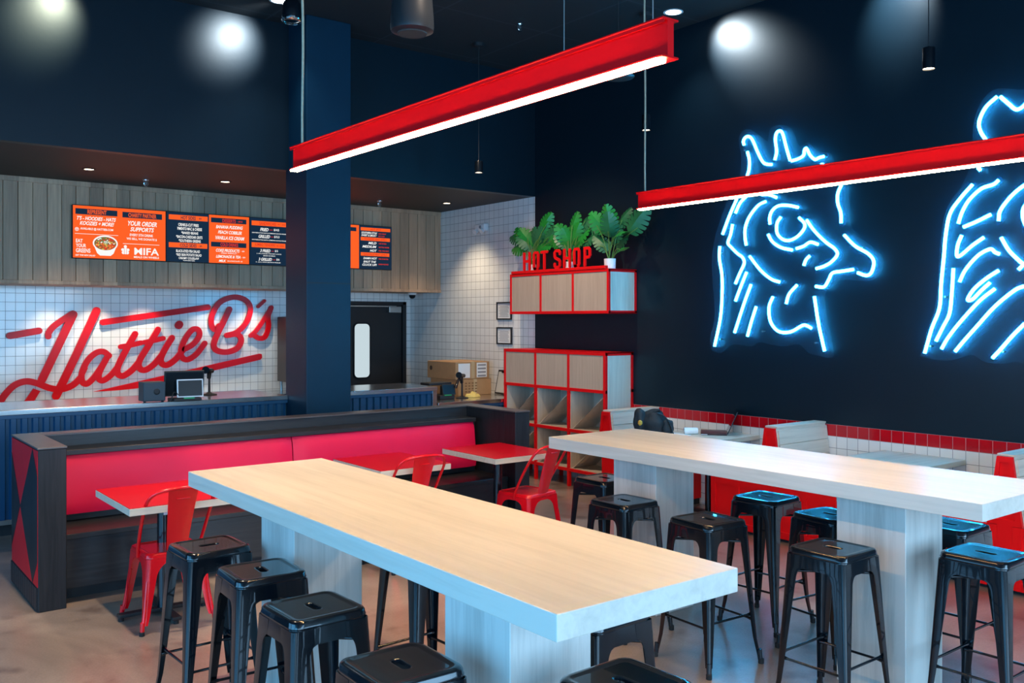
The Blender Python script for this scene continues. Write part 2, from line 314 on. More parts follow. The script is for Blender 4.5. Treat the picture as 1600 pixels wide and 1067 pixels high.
w = bmesh.new(); box(w, -3.8, DX0, YB, YB+0.1, 0, ZS); box(w, DX0, DX1, YB, YB+0.1, DZ, ZS); box(w, DX1, XW, YB, YB+0.1, 0, ZS)
struct('wall_back', w, 'tile_back')
# timber clad bulkhead carrying the menu screens
w = bmesh.new(); x = -3.8
box(w, -3.8, XW, 10.815, YB, 2.216, ZS)
while x < XW-0.01:
    x1 = min(x+0.1405, XW); box(w, x+0.0025, x1-0.0025, 10.795, 10.82, 2.25, ZS-0.05, 0.003, 1); x = x1
box(w, -3.8, XW, 10.785, 10.82, 2.212, 2.252, 0.003, 1); box(w, -3.8, XW, 10.785, 10.82, ZS-0.055, ZS, 0.003, 1)
struct('wall_menu_bulkhead', w, 'panel_wood')
# column
w = bmesh.new(); box(w, 3.91, 4.392, 8.30, 8.782, 0, ZC, 0.006, 2); struct('wall_column', w, 'column')
w = bmesh.new(); box(w, 3.915, 4.387, 8.2975, 8.30, 2.19, 2.20); struct('trim_2', w, 'black_matte')
# door to the kitchen
d1 = obj('door_1', Box(DX0+0.05, DX1-0.06, YB+0.01, YB+0.055, 0.01, DZ-0.04, 0.003, 1), 'black_matte'); d1['kind'] = 'structure'
fr = bmesh.new(); box(fr, DX1-0.06, DX1, YB-0.03, YB+0.09, 0, DZ, 0.004, 1); box(fr, DX0, DX0+0.05, YB-0.03, YB+0.09, 0, DZ, 0.004, 1); box(fr, DX0, DX1, YB-0.03, YB+0.09, DZ-0.045, DZ, 0.004, 1)
obj('door_frame', fr, 'black_matte', d1)
def rrect(cu, cv, hu, hv, r, n=6):
    out = []
    for (su, sv, a0) in ((1, 1, 0), (-1, 1, 90), (-1, -1, 180), (1, -1, 270)):
        for k in range(n+1):
            a = math.radians(a0+90*k/n); out.append((cu+su*(hu-r)+r*math.cos(a), cv+sv*(hv-r)+r*math.sin(a)))
    return out
wp0 = onY(554, 506, YB); wp1 = onY(577, 589, YB); wcx, wcz = (wp0.x+wp1.x)/2, (wp0.z+wp1.z)/2; whx, whz = (wp1.x-wp0.x)/2, (wp0.z-wp1.z)/2
obj('door_window_rim', prism(bmesh.new(), rrect(wcx, wcz, whx+0.02, whz+0.02, 0.07), lambda u, v: (u, YB+0.02, v), lambda u, v: (u, YB-0.004, v)), 'black_screen', d1)
obj('door_window_pane', prism(bmesh.new(), rrect(wcx, wcz, whx, whz, 0.06), lambda u, v: (u, YB+0.02, v), lambda u, v: (u, YB-0.008, v)), 'window_glow', d1)
cl = bmesh.new(); box(cl, 6.05, 6.86, YB-0.03, YB-0.02, DZ-0.075, DZ-0.06); box(cl, 6.72, 6.92, YB-0.07, YB+0.01, DZ-0.16, DZ-0.07, 0.006); obj('door_closer', cl, 'steel_dull', d1)
# shop front behind the camera, with glazed openings that let the daylight in
w = bmesh.new()
for x in (-3.8, -0.55, 2.65, 5.9): box(w, x, x+(0.3 if x > -3 else 0.35), -3.8, -3.6, 0.25, 3.3)
box(w, -3.8, XW, -3.8, -3.6, 3.3, ZC); box(w, -3.8, XW, -3.8, -3.6, 0, 0.25); box(w, 5.9, XW, -3.8, -3.6, 0.25, 3.3)
struct('wall_front', w, 'black_wall')
w = bmesh.new()
for y in (-3.8, 0.55, 3.75, 6.98): box(w, -3.8, -3.6, y, y+(0.3 if y < 6 else YB-6.98), 0.25, 3.3)
box(w, -3.8, -3.6, -3.6, -2.35, 0.25, 3.3); box(w, -3.8, -3.6, -3.6, YB, 3.3, ZC); box(w, -3.8, -3.6, -3.6, YB, 0, 0.25)
struct('wall_left', w, 'black_wall')

# ================================================================== CEILING FITTINGS
def downlight(x, y, z, r, glow, label, group, strength, col, ang, to=(0, 0, -1)):
    t = thing('recessed_downlight', label, 'ceiling light', (x, y, z), 0, group)
    lb = bmesh.new(); lathe(lb, [(r, 0.0), (r*1.25, -0.002), (r*1.28, -0.006), (r, -0.008), (r*0.95, 0.0)], (x, y, z), 28, False); obj('trim_ring', lb, 'white' if glow == 'glow_white' else 'black_matte', t, 40)
    obj('lens', lathe(bmesh.new(), [(r*0.95, -0.003), (r*0.95, -0.001)], (x, y, z), 28), glow, t)
    spot('downlight_beam', (x, y, z-0.03), strength, col, ang, 0.8, 0.04, to)
downlight(6.68, 6.06, ZC, 0.075, 'glow_white', 'bright white recessed downlight in black ceiling above the red beam end', 'recessed downlights in the high ceiling', 60, (0.75, 0.9, 1.0), 95)
downlight(3.54, 8.09, ZC, 0.075, 'glow_white', 'bright white recessed downlight in black ceiling left of the column', 'recessed downlights in the high ceiling', 60, (0.75, 0.9, 1.0), 95)
# adjustable wall washing downlights that leave the bright scallops on the black walls
for src, tgt, pw, cl_ in (((3.54, 8.09, ZC-0.03), onY(362, 62, YH), 150, (0.78, 0.92, 1.0)), ((1.86, 8.12, ZC-0.03), onY(70, 22, YH), 120, (0.95, 1.0, 0.75)), ((6.68, 6.06, ZC-0.03), onX(1148, 72, XW), 190, (0.78, 0.92, 1.0)), ((6.66, 3.95, ZC-0.03), onX(1405, 10, XW), 190, (0.78, 0.92, 1.0))):
    spot('wall_washing_beam', src, pw, cl_, 62, 1.0, 0.04, Vector(tgt)-Vector(src))
for (px, py, lb) in ((139, 264, 'small warm recessed downlight in brown soffit above the orange menu screens, leftmost'), (352, 283.5, 'small warm recessed downlight in brown soffit just left of the column'), (698, 317, 'small warm recessed downlight in brown soffit by the tiled side wall')):
    p = onZ(px, py, ZS); downlight(p.x, p.y, ZS, 0.05, 'glow_warm', lb, 'warm downlights in the soffit', 92, (1.0, 0.80, 0.55), 100)
def sprinkler(px, py, z, label):
    p = onZ(px, py, z); t = thing('fire_sprinkler', label, 'sprinkler', p, 0, 'fire sprinklers in the ceilings')
    obj('escutcheon', lathe(bmesh.new(), [(0.032, 0), (0.030, -0.008), (0.012, -0.012)], p, 16), 'chrome', t, 40)
    b = bmesh.new(); tube(b, [p+Vector((0, 0, -0.01)), p+Vector((0, 0, -0.05))], 0.011, 10); tube(b, [p+Vector((-0.018, 0, -0.02)), p+Vector((-0.02, 0, -0.05)), p+Vector((0, 0, -0.066)), p+Vector((0.02, 0, -0.05)), p+Vector((0.018, 0, -0.02))], 0.004, 6); obj('head', b, 'chrome', t, 40)
    obj('deflector', lathe(bmesh.new(), [(0.02, -0.066), (0.02, -0.07)], p, 12), 'chrome', t)
sprinkler(228, 281, ZS, 'chrome fire sprinkler on soffit above the left menu screens')
sprinkler(593, 314, ZS, 'chrome fire sprinkler on soffit right of the column')
sprinkler(812, 38, ZC, 'chrome fire sprinkler on the high black ceiling over the plants')
def pendant(x, y, z0, z1, r, label):
    t = thing('cylinder_pendant_light', label, 'pendant light', (x, y, ZC), 0, 'black cylinder pendants')
    obj('canopy', lathe(bmesh.new(), [(0.06, 0), (0.06, -0.035), (0.02, -0.045)], (x, y, ZC), 20), 'black_matte', t, 40)
    obj('cord', tube(bmesh.new(), [(x, y, ZC-0.03), (x, y, z1)], 0.004, 6), 'black_matte', t)
    obj('shade', lathe(bmesh.new(), [(r*0.2, z1-z0+0.012), (r*0.25, z1-z0), (r*0.97, z1-z0), (r, z1-z0-0.004), (r, 0), (r*0.93, 0), (r*0.9, 0.02), (r*0.3, 0.03)], (x, y, z0), 28, False), 'black_metal', t, 40)
    obj('lens', lathe(bmesh.new(), [(r*0.88, 0.008), (r*0.88, 0.012)], (x, y, z0), 24), 'glow_warm', t)
pendant(6.5, 3.425, 3.657, 3.81, 0.045, 'black cylinder pendant light hanging over the second booth, above the right neon sign')
pendant(6.5, 6.248, 3.67, 3.82, 0.042, 'black cylinder pendant light hanging beside the far end wire of the right red beam')
p3 = onZ(748, 68, ZC); pendant(p3.x, p3.y, onY(747, 270, p3.y).z, onY(747, 252, p3.y).z, 0.045, 'black cylinder pendant light hanging in front of the bulkhead right of the column')
# pendant speaker
sp = EYE+ray(644, 52)*5.3
t = thing('pendant_speaker', 'large dark grey pendant loudspeaker hanging from the high ceiling', 'speaker', (sp.x, sp.y, ZC))
R = 0.126
obj('housing', lathe(bmesh.new(), [(R*0.70, 0.0), (R*0.97, 0.012), (R, 0.035), (R*0.98, 0.10), (R*0.88, 0.26), (R*0.70, 0.36), (R*0.35, 0.40)], sp, 40), principled('grey_speaker_shell', (0.018, 0.020, 0.023), 0.3, var=0.1), t, 50)
obj('grille', lathe(bmesh.new(), [(R*0.66, -0.006), (R*0.70, 0.002)], sp, 40), principled('grey_grille', (0.03, 0.027, 0.026), 0.7, var=0.1), t)
b = bmesh.new(); tube(b, [(sp.x, sp.y, sp.z+0.38), (sp.x, sp.y, ZC)], 0.008, 8); obj('suspension_rod', b, 'black_matte', t)
hp = EYE+ray(456, 34)*8.0
t = thing('ceiling_speaker', 'small black caged pendant speaker beside the white downlight at top left', 'speaker', (hp.x, hp.y, ZC))
obj('housing', lathe(bmesh.new(), [(0.02, 0.0), (0.075, 0.012), (0.085, 0.04), (0.078, 0.15), (0.05, 0.20)], hp, 28), 'black_metal', t, 40)
b = bmesh.new(); lathe(b, [(0.075, -0.004), (0.082, 0.0), (0.090, 0.016), (0.086, 0.02)], hp, 28, False); obj('rim', b, 'chrome', t, 40)
b = bmesh.new(); tube(b, [(hp.x, hp.y, hp.z+0.19), (hp.x, hp.y, ZC)], 0.012, 8); obj('suspension_rod', b, 'black_matte', t)
hp = EYE+ray(966, 122)*7.6
t = thing('hanging_disc_speaker', 'flat round grey disc hanging in front of the black wall behind the left beam', 'speaker', (hp.x, hp.y, ZC))
obj('disc', lathe(bmesh.new(), [(0.08, -0.012), (0.125, 0.0), (0.135, 0.012), (0.10, 0.03), (0.02, 0.04)], hp, 32), principled('dim_disc', (0.03, 0.035, 0.04), 0.3, var=0.1), t, 50)
b = bmesh.new(); tube(b, [(hp.x, hp.y, hp.z+0.03), (hp.x, hp.y, ZC)], 0.004, 6); obj('suspension_rod', b, 'black_matte', t)
# red I-beam lights
def beam(x0, x1, y0, y1, z0, z1, label, cords):
    t = thing('linear_beam_light', label, 'pendant light', ((x0+x1)/2, (y0+y1)/2, ZC), 0, 'red I-beam lights over the bar tables')
    xm = (x0+x1)/2; fl = 0.006
    b = bmesh.new(); box(b, x0, x1, y0, y1, z1-fl, z1, 0.0015, 1); box(b, x0, x1, y0, y1, z0, z0+fl, 0.0015, 1); box(b, xm-0.012, xm+0.012, y0+0.001, y1-0.001, z0+fl, z1-fl)
    box(b, x0+0.004, x0+0.007, y0, y1, z1-fl-0.010, z1-fl)
    obj('beam_body', b, 'red_beam', t)
    b = bmesh.new(); box(b, x0-0.0045, x1-0.030, y0+0.02, y1-0.02, z0-0.009, z0-0.001, 0.001, 1); obj('led_strip', b, 'led', t)
    for (x, y, kind) in cords:
        P = []
        for k in range(15):
            f = k/14; z = z1+(ZC-z1)*f; wv = 0.012*math.sin(f*9) if kind == 'cord' else 0.0
            P.append((x+wv*math.sin(math.pi*f), y+wv*0.5, z))
        obj('power_cord' if kind == 'cord' else 'suspension_wire', tube(bmesh.new(), P, 0.006 if kind == 'cord' else 0.0016, 6), 'cord' if kind == 'cord' else 'steel_dull', t, 60)
beam(1.865, 1.930, 1.73, 4.15, 2.552, 2.662, 'long red I-beam pendant with warm LED strip above the left bar table', [(1.90, 4.08, 'cord'), (1.90, 1.80, 'wire'), (1.90, 2.18, 'wire')])
beam(4.325, 4.390, 1.15, 4.25, 2.555, 2.665, 'long red I-beam pendant with warm LED strip above the right bar table', [(4.36, 4.20, 'cord'), (4.36, 1.25, 'wire')])

# ================================================================== MENU SCREENS
SX0, SX1, SZ0, SZ1, SY = 2.33, 6.285, 2.497, 3.078, 10.72
SWID = (SX1-SX0)/4; FS = lambda u, v, d: Vector((u, SY-d, v))
MATS = ['scr_orange', 'scr_navy', 'scr_white', 'scr_red', 'scr_brown', 'scr_green', 'scr_yellow']
def rectf(bm, u0, u1, v0, v1, d, mi):
    f = bm.faces.new([bm.verts.new(FS(*p, d)) for p in ((u0, v0), (u1, v0), (u1, v1), (u0, v1))]); f.material_index = mi
def half(img, x0, w, bg, items):
    """items: (kind, text, u0,u1,v0,v1, material) in fractions of the half, v measured downwards"""
    H = SZ1-SZ0-0.016
    top = SZ1-0.008
    rectf(img, x0, x0+w, top-H, top, 0.0005, bg)
    for it in items:
        k, s, u0, u1, v0, v1, mi = it; a, b_, c, d = x0+u0*w, x0+u1*w, top-v1*H, top-v0*H
        if k == 'bar': rectf(img, a, b_, c, d, 0.001, mi)
        elif k == 'line': rectf(img, a, b_, c, d, 0.001, mi)
        elif k == 't': text_bm(img, s, a, b_, c, d, FS, 0.001, 0.0016, 0.0, 0.02, mi)
        elif k == 'i': text_bm(img, s, a, b_, c, d, FS, 0.001, 0.0016, 0.3, 0.025, mi)
O_, N_, W_, R_, B_, G_, Y_ = range(7)
HALVES = [
 (O_, [('bar', '', .05, .93, .055, .165, N_), ('t', 'REPRESENT', .30, .70, .068, .15, O_), ('i', "T'S - HOODIES - HATS", .08, .90, .20, .275, W_), ('i', 'KOOZIES + MORE!', .14, .86, .295, .37, W_), ('t', 'AVAILABLE @ HATTIEB.COM', .15, .84, .415, .47, W_), ('line', '', .04, .95, .535, .543, W_),
       ('t', 'EAT', .06, .20, .64, .71, W_), ('t', 'YOUR', .06, .27, .73, .80, W_), ('t', 'GREENS', .06, .36, .82, .90, W_), ('i', 'GET THE NEW SALAD', .05, .46, .935, .965, W_)]),
 (O_, [('bar', '', .04, .92, .065, .175, N_), ('t', 'CHARITY PARTNER', .17, .79, .08, .16, O_), ('i', 'YOUR ORDER', .16, .80, .235, .33, W_), ('i', 'SUPPORTS', .21, .74, .355, .44, W_), ('t', 'EVERY 5TH DRINK', .20, .72, .485, .535, W_), ('t', 'WE SELL, WE DONATE $', .13, .80, .565, .615, W_), ('line', '', .05, .86, .685, .693, W_),
       ('t', 'MIFA', .30, .85, .76, .90, W_), ('t', 'MEALS ON WHEELS', .29, .85, .925, .965, W_)]),
 (N_, [('bar', '', .05, .97, .05, .15, O_), ('t', 'HOT SIDES', .33, .68, .065, .138, N_), ('t', '- $5', .72, .82, .085, .12, N_), ('t', 'CRINKLE-CUT FRIES', .27, .75, .215, .275, W_), ('t', 'PIMENTO MAC & CHEESE', .25, .83, .295, .355, W_), ('t', '*BAKED BEANS', .34, .74, .38, .435, W_), ('t', '*BACON-CHEDDAR GRITS', .22, .84, .46, .52, W_), ('t', '*SOUTHERN GREENS', .28, .80, .54, .60, W_),
       ('bar', '', .05, .96, .615, .715, O_), ('t', 'COLD SIDES', .31, .70, .63, .70, N_), ('t', '- $4', .74, .83, .65, .69, N_), ('t', 'BLACK-EYED PEA SALAD', .22, .78, .755, .81, W_), ('t', '*RED SKIN POTATO SALAD', .22, .82, .83, .885, W_), ('t', 'CREAMY COLESLAW', .28, .76, .905, .95, W_), ('t', '*CONTAINS PORK', .38, .66, .965, .985, W_)]),
 (O_, [('bar', '', .05, .93, .055, .155, N_), ('t', 'DESSERTS', .33, .66, .07, .143, R_), ('t', '- $4.5', .69, .83, .09, .13, R_), ('i', 'BANANA PUDDING', .17, .84, .205, .275, W_), ('i', 'PEACH COBBLER', .22, .81, .315, .385, W_), ('i', 'VANILLA ICE CREAM', .16, .88, .43, .505, W_),
       ('bar', '', .05, .93, .56, .66, N_), ('t', 'COLD DRINKS', .28, .72, .575, .645, R_), ('i', 'COKE PRODUCTS', .17, .76, .70, .765, W_), ('t', '- $3', .79, .88, .72, .75, W_), ('t', '- FREE REFILLS -', .26, .72, .78, .80, W_), ('i', 'LEMONADE & TEA', .17, .78, .83, .89, W_), ('t', '- $3', .80, .90, .85, .88, W_), ('i', 'MILK', .24, .42, .925, .975, W_), ('t', '2% & CHOCOLATE - $2', .45, .83, .94, .965, W_)]),
 (N_, [('bar', '', .04, .96, .06, .16, O_), ('t', 'SANDWICHES', .24, .68, .075, .148, R_), ('t', 'W/ 1 SIDE', .72, .93, .095, .13, R_), ('i', 'FRIED', .26, .48, .205, .275, W_), ('t', '-', .51, .59, .235, .245, R_), ('t', '$14.5', .62, .76, .21, .265, W_), ('t', 'SOUTHERN-STYLE, SLAW & COMEBACK SAUCE & PICKLES', .05, .95, .305, .33, W_), ('i', 'GRILLED', .22, .52, .355, .425, W_), ('t', '-', .54, .61, .385, .395, R_), ('t', '$15.5', .63, .77, .36, .415, W_), ('t', 'SOUTHERN-STYLE, SLAW & COMEBACK SAUCE & PICKLES', .05, .95, .455, .48, W_),
       ('bar', '', .04, .93, .525, .63, O_), ('t', 'JUMBO TENDERS', .12, .66, .54, .615, R_), ('t', 'W/ 2 SIDES', .69, .89, .56, .60, R_), ('i', '3 FRIED', .26, .53, .665, .73, W_), ('t', '-', .56, .62, .695, .705, R_), ('t', '$15', .65, .73, .67, .72, W_), ('t', '2 - $12 | CHOOSE YOUR HEAT & SAUCE', .17, .82, .75, .775, W_), ('t', 'SERVED ON BREAD', .34, .66, .795, .815, W_), ('i', '3 GRILLED', .22, .57, .85, .915, W_), ('t', '-', .60, .66, .88, .89, R_), ('t', '$16', .69, .77, .855, .905, W_), ('t', '2 - $13 | WITH SAUCE & PICKLES', .15, .80, .935, .96, W_)]),
 (O_, [('bar', '', .05, .93, .055, .16, N_), ('t', 'PLATES', .30, .70, .07, .15, O_), ('i', 'SMALL DARK', .1, .6, .2, .27, W_), ('i', 'LARGE WHITE', .1, .6, .36, .43, W_), ('i', 'HALF BIRD', .1, .6, .6, .67, W_), ('i', 'WINGS', .1, .5, .8, .87, W_)]),
 (O_, [('bar', '', .05, .92, .055, .145, N_), ('t', 'TWO PIECE', .05, .24, .07, .13, R_), ('t', '2 - $8.5', .10, .74, .20, .245, W_), ('t', 'BREAST & WING', .10, .68, .285, .32, W_), ('t', '3 - $7', .10, .55, .43, .475, W_), ('t', 'WING', .1, .4, .6, .63, W_), ('t', 'THIGH', .1, .46, .69, .72, W_), ('t', '- $4 EACH', .10, .64, .83, .88, W_), ('t', 'EXTRA', .22, .52, .90, .93, W_)]),
 (N_, [('bar', '', .05, .96, .04, .115, O_), ('t', 'HOT SPOT', .35, .68, .052, .10, R_), ('i', 'SOUTHERN STYLE', .07, .55, .14, .185, W_), ('t', 'NO HEAT', .60, .83, .155, .185, R_), ('i', 'SWEET & SMOKY', .07, .54, .20, .245, W_), ('t', 'DRY RUB', .59, .78, .215, .24, R_), ('bar', '', .05, .95, .265, .345, O_), ('t', 'TENNESSEE HEAT LEVELS', .15, .84, .28, .33, R_),
       ('i', 'MILD', .28, .53, .37, .425, W_), ('t', 'A BIT OF KICK', .60, .84, .385, .415, R_), ('i', 'MEDIUM', .10, .53, .455, .51, W_), ('t', 'GETTIN WARM', .60, .92, .47, .50, R_), ('i', 'HOT', .33, .54, .545, .60, W_), ('t', 'FEEL THE HEAT', .60, .92, .555, .585, R_), ('bar', '', .05, .93, .62, .70, O_), ('t', 'NASHVILLE HEAT LEVELS', .14, .86, .635, .685, R_),
       ('i', 'DAMN HOT', .13, .55, .73, .78, W_), ('t', 'FIRE STARTER', .60, .90, .745, .775, R_), ('i', 'SHUT THE', .13, .52, .81, .86, W_), ('i', 'CLUCK UP!', .10, .54, .88, .93, W_), ('t', 'BURN NOTICE', .60, .90, .87, .90, R_)]),
]
SL = ['orange menu screen with a salad bowl picture, leftmost on the timber bulkhead', 'menu screen headed HOT SIDES and DESSERTS, second from left', 'menu screen headed SANDWICHES and JUMBO TENDERS, partly behind the column', 'menu screen listing MILD, MEDIUM and HOT, rightmost beyond the column']
for s in range(4):
    x0 = SX0+s*SWID; t = thing('menu_screen', SL[s], 'screen', (x0+SWID/2, SY+0.05, SZ0), 0, 'menu screens on the timber bulkhead')
    obj('screen_case', Box(x0+0.001, x0+SWID-0.001, SY, SY+0.05, SZ0, SZ1, 0.004, 1), 'black_matte', t)
    b = bmesh.new(); box(b, x0+0.2, x0+SWID-0.2, SY+0.045, 10.796, SZ0+0.15, SZ1-0.15); obj('wall_bracket', b, 'black_matte', t)
    im = bmesh.new()
    for h in range(2):
        bg, items = HALVES[s*2+h]; half(im, x0+0.006+h*(SWID-0.012)/2, (SWID-0.012)/2, bg, items)
    if s == 0:  # picture of a salad bowl, small badge, charity mark
        cx, cz = x0+0.335, SZ0+0.165
        ell = lambda a, b_, z, d, mi, n=28: setattr(im.faces.new([im.verts.new(FS(cx+a*math.cos(2*math.pi*k/n), z+b_*math.sin(2*math.pi*k/n), d)) for k in range(n)]), 'material_index', mi)
        f = im.faces.new([im.verts.new(FS(cx+u, cz+v, 0.0012)) for u, v in ((-0.128, 0.01), (0.128, 0.01), (0.085, -0.10), (0.055, -0.125), (-0.055, -0.125), (-0.085, -0.10))]); f.material_index = W_
        ell(0.130, 0.088, cz+0.01, 0.0015, W_); ell(0.115, 0.073, cz+0.008, 0.0018, B_)
        rr = random.Random(3)
        for k in range(150):
            a = rr.uniform(0, 6.28); q = math.sqrt(rr.random()); px, pz = cx+0.105*q*math.cos(a), cz+0.008+0.066*q*math.sin(a)
            mi = rr.choice([W_, Y_, B_, G_, R_, Y_] if pz > cz else [R_, O_, B_, Y_]); s1 = rr.uniform(0.005, 0.012); th = rr.uniform(0, 3.1)
            f = im.faces.new([im.verts.new(FS(px+s1*math.cos(th+j*1.57)*(1.6 if j % 2 else 1), pz+s1*math.sin(th+j*1.57), 0.002+0.00001*k)) for j in range(4)]); f.material_index = mi
        for k in range(12):
            th = k*0.52; f = im.faces.new([im.verts.new(FS(cx+0.005+0.024*math.cos(th+j*0.4), cz+0.022+0.018*math.sin(th+j*0.4), 0.004)) for j in range(2)]+[im.verts.new(FS(cx+0.005, cz+0.022, 0.004))]); f.material_index = G_ if k % 2 else W_
        bx, bz = x0+0.045, SZ1-0.235-0.03
        f = im.faces.new([im.verts.new(FS(bx+0.02*math.cos(k*0.35), bz+0.02*math.sin(k*0.35), 0.0012)) for k in range(18)]); f.material_index = W_
        f = im.faces.new([im.verts.new(FS(bx+0.015*math.cos(k*0.35), bz+0.015*math.sin(k*0.35), 0.0014)) for k in range(18)]); f.material_index = O_
        rectf(im, bx-0.003, bx+0.003, bz-0.012, bz+0.010, 0.0016, W_); rectf(im, bx-0.011, bx+0.011, bz+0.001, bz+0.007, 0.0016, W_)
        mx, mz = x0+0.545, SZ0+0.105
        for (u, v, r_) in ((0, 0.045, 0.017), (-0.03, 0.01, 0.016), (0.03, 0.01, 0.016), (-0.022, -0.022, 0.018), (0.022, -0.022, 0.018), (0, 0.005, 0.026), (0, -0.02, 0.02)):
            f = im.faces.new([im.verts.new(FS(mx+u*0.95+r_*math.cos(k*0.45), mz+v+r_*math.sin(k*0.45), 0.0012+0.0001*r_*100)) for k in range(14)]); f.material_index = W_
        for (u, v) in ((-0.012, -0.005), (0.012, -0.005)): rectf(im, mx+u-0.002, mx+u+0.002, mz-0.035, mz+0.02, 0.005, O_)
    obj('screen_picture', im, None, t, mats=MATS)

# ================================================================== SCRIPT LOGO ON THE BACK WALL
LY = YB-0.03
def L(x, y): p = onY(x/3.478, 440+y/3.478, LY); return (p.x, p.z)
fl = lambda u, v, d: Vector((u, LY+0.012-d, v)) 
t = thing('wall_logo_sign', "big red script Hattie B's logo on the white tiled back wall", 'sign', (L(700, 400)[0], YB, L(700, 400)[1]))
cnt = [0]
def stroke(bm, pts, w, smooth=True, n=7):
    P = [L(*p) for p in pts]; P3 = [Vector((a, b, 0)) for a, b in P]; Q = catmull(P3, n) if smooth else P3
    cnt[0] += 1; wd = w/3.478/1436*10.6
    ribbon(bm, [(q.x, q.y) for q in Q], wd if not isinstance(w, list) else w, fl, -0.0, 0.022+0.0004*cnt[0])
def poly(bm, pts):
    P = [L(*p) for p in pts]; cnt[0] += 1; e = 0.0004*cnt[0]
    prism(bm, P, lambda u, v: fl(u, v, 0.0), lambda u, v: fl(u, v, 0.022+e))
b = bmesh.new(); stroke(b, [(262, 298), (264, 278), (290, 245), (340, 208), (395, 172)], 32); stroke(b, [(398, 178), (310, 362), (228, 532)], 42, False); stroke(b, [(524, 158), (420, 385), (304, 622)], 42, False)
stroke(b, [(-8, 665), (30, 610), (80, 562), (140, 542), (200, 552), (270, 578), (335, 584), (395, 562), (440, 520)], 34); obj('letter', b, 'red_sign', t)
b = bmesh.new(); stroke(b, [(592, 402), (560, 380), (520, 388), (475, 430), (445, 495), (445, 540), (468, 556), (502, 530), (548, 468), (588, 400)], 32); stroke(b, [(395, 562), (430, 530), (462, 470)], 26); stroke(b, [(588, 400), (545, 480), (535, 520), (556, 538), (600, 510), (640, 462)], 32); obj('letter', b, 'red_sign', t)
b = bmesh.new(); stroke(b, [(734, 284), (680, 380), (640, 462), (640, 500), (668, 512), (715, 482), (752, 440)], 34); stroke(b, [(655, 354), (710, 345), (765, 332)], 28); obj('letter', b, 'red_sign', t)
b = bmesh.new(); stroke(b, [(858, 260), (805, 350), (757, 430), (758, 470), (788, 480), (835, 450), (878, 400)], 34); stroke(b, [(784, 330), (835, 320), (886, 308)], 28); obj('letter', b, 'red_sign', t)
b = bmesh.new(); stroke(b, [(934, 305), (900, 360), (874, 415), (880, 446), (910, 452), (955, 420), (990, 375)], 34); stroke(b, [(970, 238), (974, 232)], 44, False); obj('letter', b, 'red_sign', t)
b = bmesh.new(); stroke(b, [(1000, 368), (1048, 340), (1082, 295), (1076, 262), (1046, 260), (1012, 300), (985, 360), (985, 405), (1015, 424), (1065, 395), (1112, 335)], 32); obj('letter', b, 'red_sign', t)
b = bmesh.new(); stroke(b, [(1190, 240), (1170, 262), (1148, 235), (1152, 180), (1195, 112), (1270, 84), (1335, 102), (1360, 150), (1335, 225), (1285, 275), (1232, 292)], 32)
stroke(b, [(1232, 292), (1285, 285), (1310, 315), (1290, 360), (1235, 382), (1180, 375), (1160, 345), (1178, 290), (1215, 215), (1246, 150)], 34); obj('letter', b, 'red_sign', t)
b = bmesh.new(); stroke(b, [(1436, 104), (1402, 136)], 20, False); obj('apostrophe', b, 'red_sign', t)
b = bmesh.new(); stroke(b, [(1362, 294), (1395, 262), (1440, 195), (1474, 140)], 26); stroke(b, [(1472, 142), (1456, 190), (1458, 245), (1440, 298), (1408, 308), (1378, 290)], 30); obj('letter', b, 'red_sign', t)
b = bmesh.new(); stroke(b, [(53, 294), (210, 267)], 36, False); obj('dash', b, 'red_sign', t)
b = bmesh.new(); stroke(b, [(558, 221), (1128, 139)], 34, False); obj('top_bar', b, 'red_sign', t)
b = bmesh.new(); poly(b, [(505, 598), (1408, 391), (1420, 394), (1422, 412), (1412, 424), (740, 580), (640, 590)]); obj('underline', b, 'red_sign', t)
b = bmesh.new(); poly(b, [(180, 580), (218, 594), (180, 655), (118, 668)]); obj('lower_flourish', b, 'red_sign', t)

# ================================================================== NEON SIGNS
NX = XW-0.055
def neon(name, label, strokes, outline, loc):
    t = thing(name, label, 'neon sign', loc, 0, 'blue neon rooster signs')
    P = [onX(x, y, NX) for x, y in outline]; Q = catmull(P+[P[0]], 4)[:-1]; poly_ = [(q.y, q.z) for q in Q]
    obj('backing_panel', prism(bmesh.new(), poly_, lambda u, v: (XW-0.036, u, v), lambda u, v: (XW-0.030, u, v)), 'acrylic', t)
    b = bmesh.new()
    for (x, y) in outline[::4]:
        c = onX(x, y, NX); lathe_c = (XW-0.03, c.y, c.z)
    for s in strokes:
        q = catmull([onX(x, y, NX) for x, y in s], 6) if len(s) > 2 else [onX(x, y, NX) for x, y in s]
        obj('neon_tube', tube(bmesh.new(), q, 0.0135, 8), 'neon', t, 60)
    b.free()
    b = bmesh.new()
    for (x, y) in outline[::5]:
        c = onX(x, y, NX); cen = onX(sum(p[0] for p in outline)/len(outline), sum(p[1] for p in outline)/len(outline), NX); c = c.lerp(cen, 0.12)
        tube(b, [(XW, c.y, c.z), (XW-0.04, c.y, c.z)], 0.008, 8)
    obj('standoff', b, 'steel_dull', t)
A = lambda *p: [(1100+x/5.333, 190+y/5.333) for x, y in p]
Bc = lambda *p: [(1100+x/5.333, 360+y/5.333) for x, y in p]
D = lambda *p: [(1400+x/3.68, 280+y/3.68) for x, y in p]
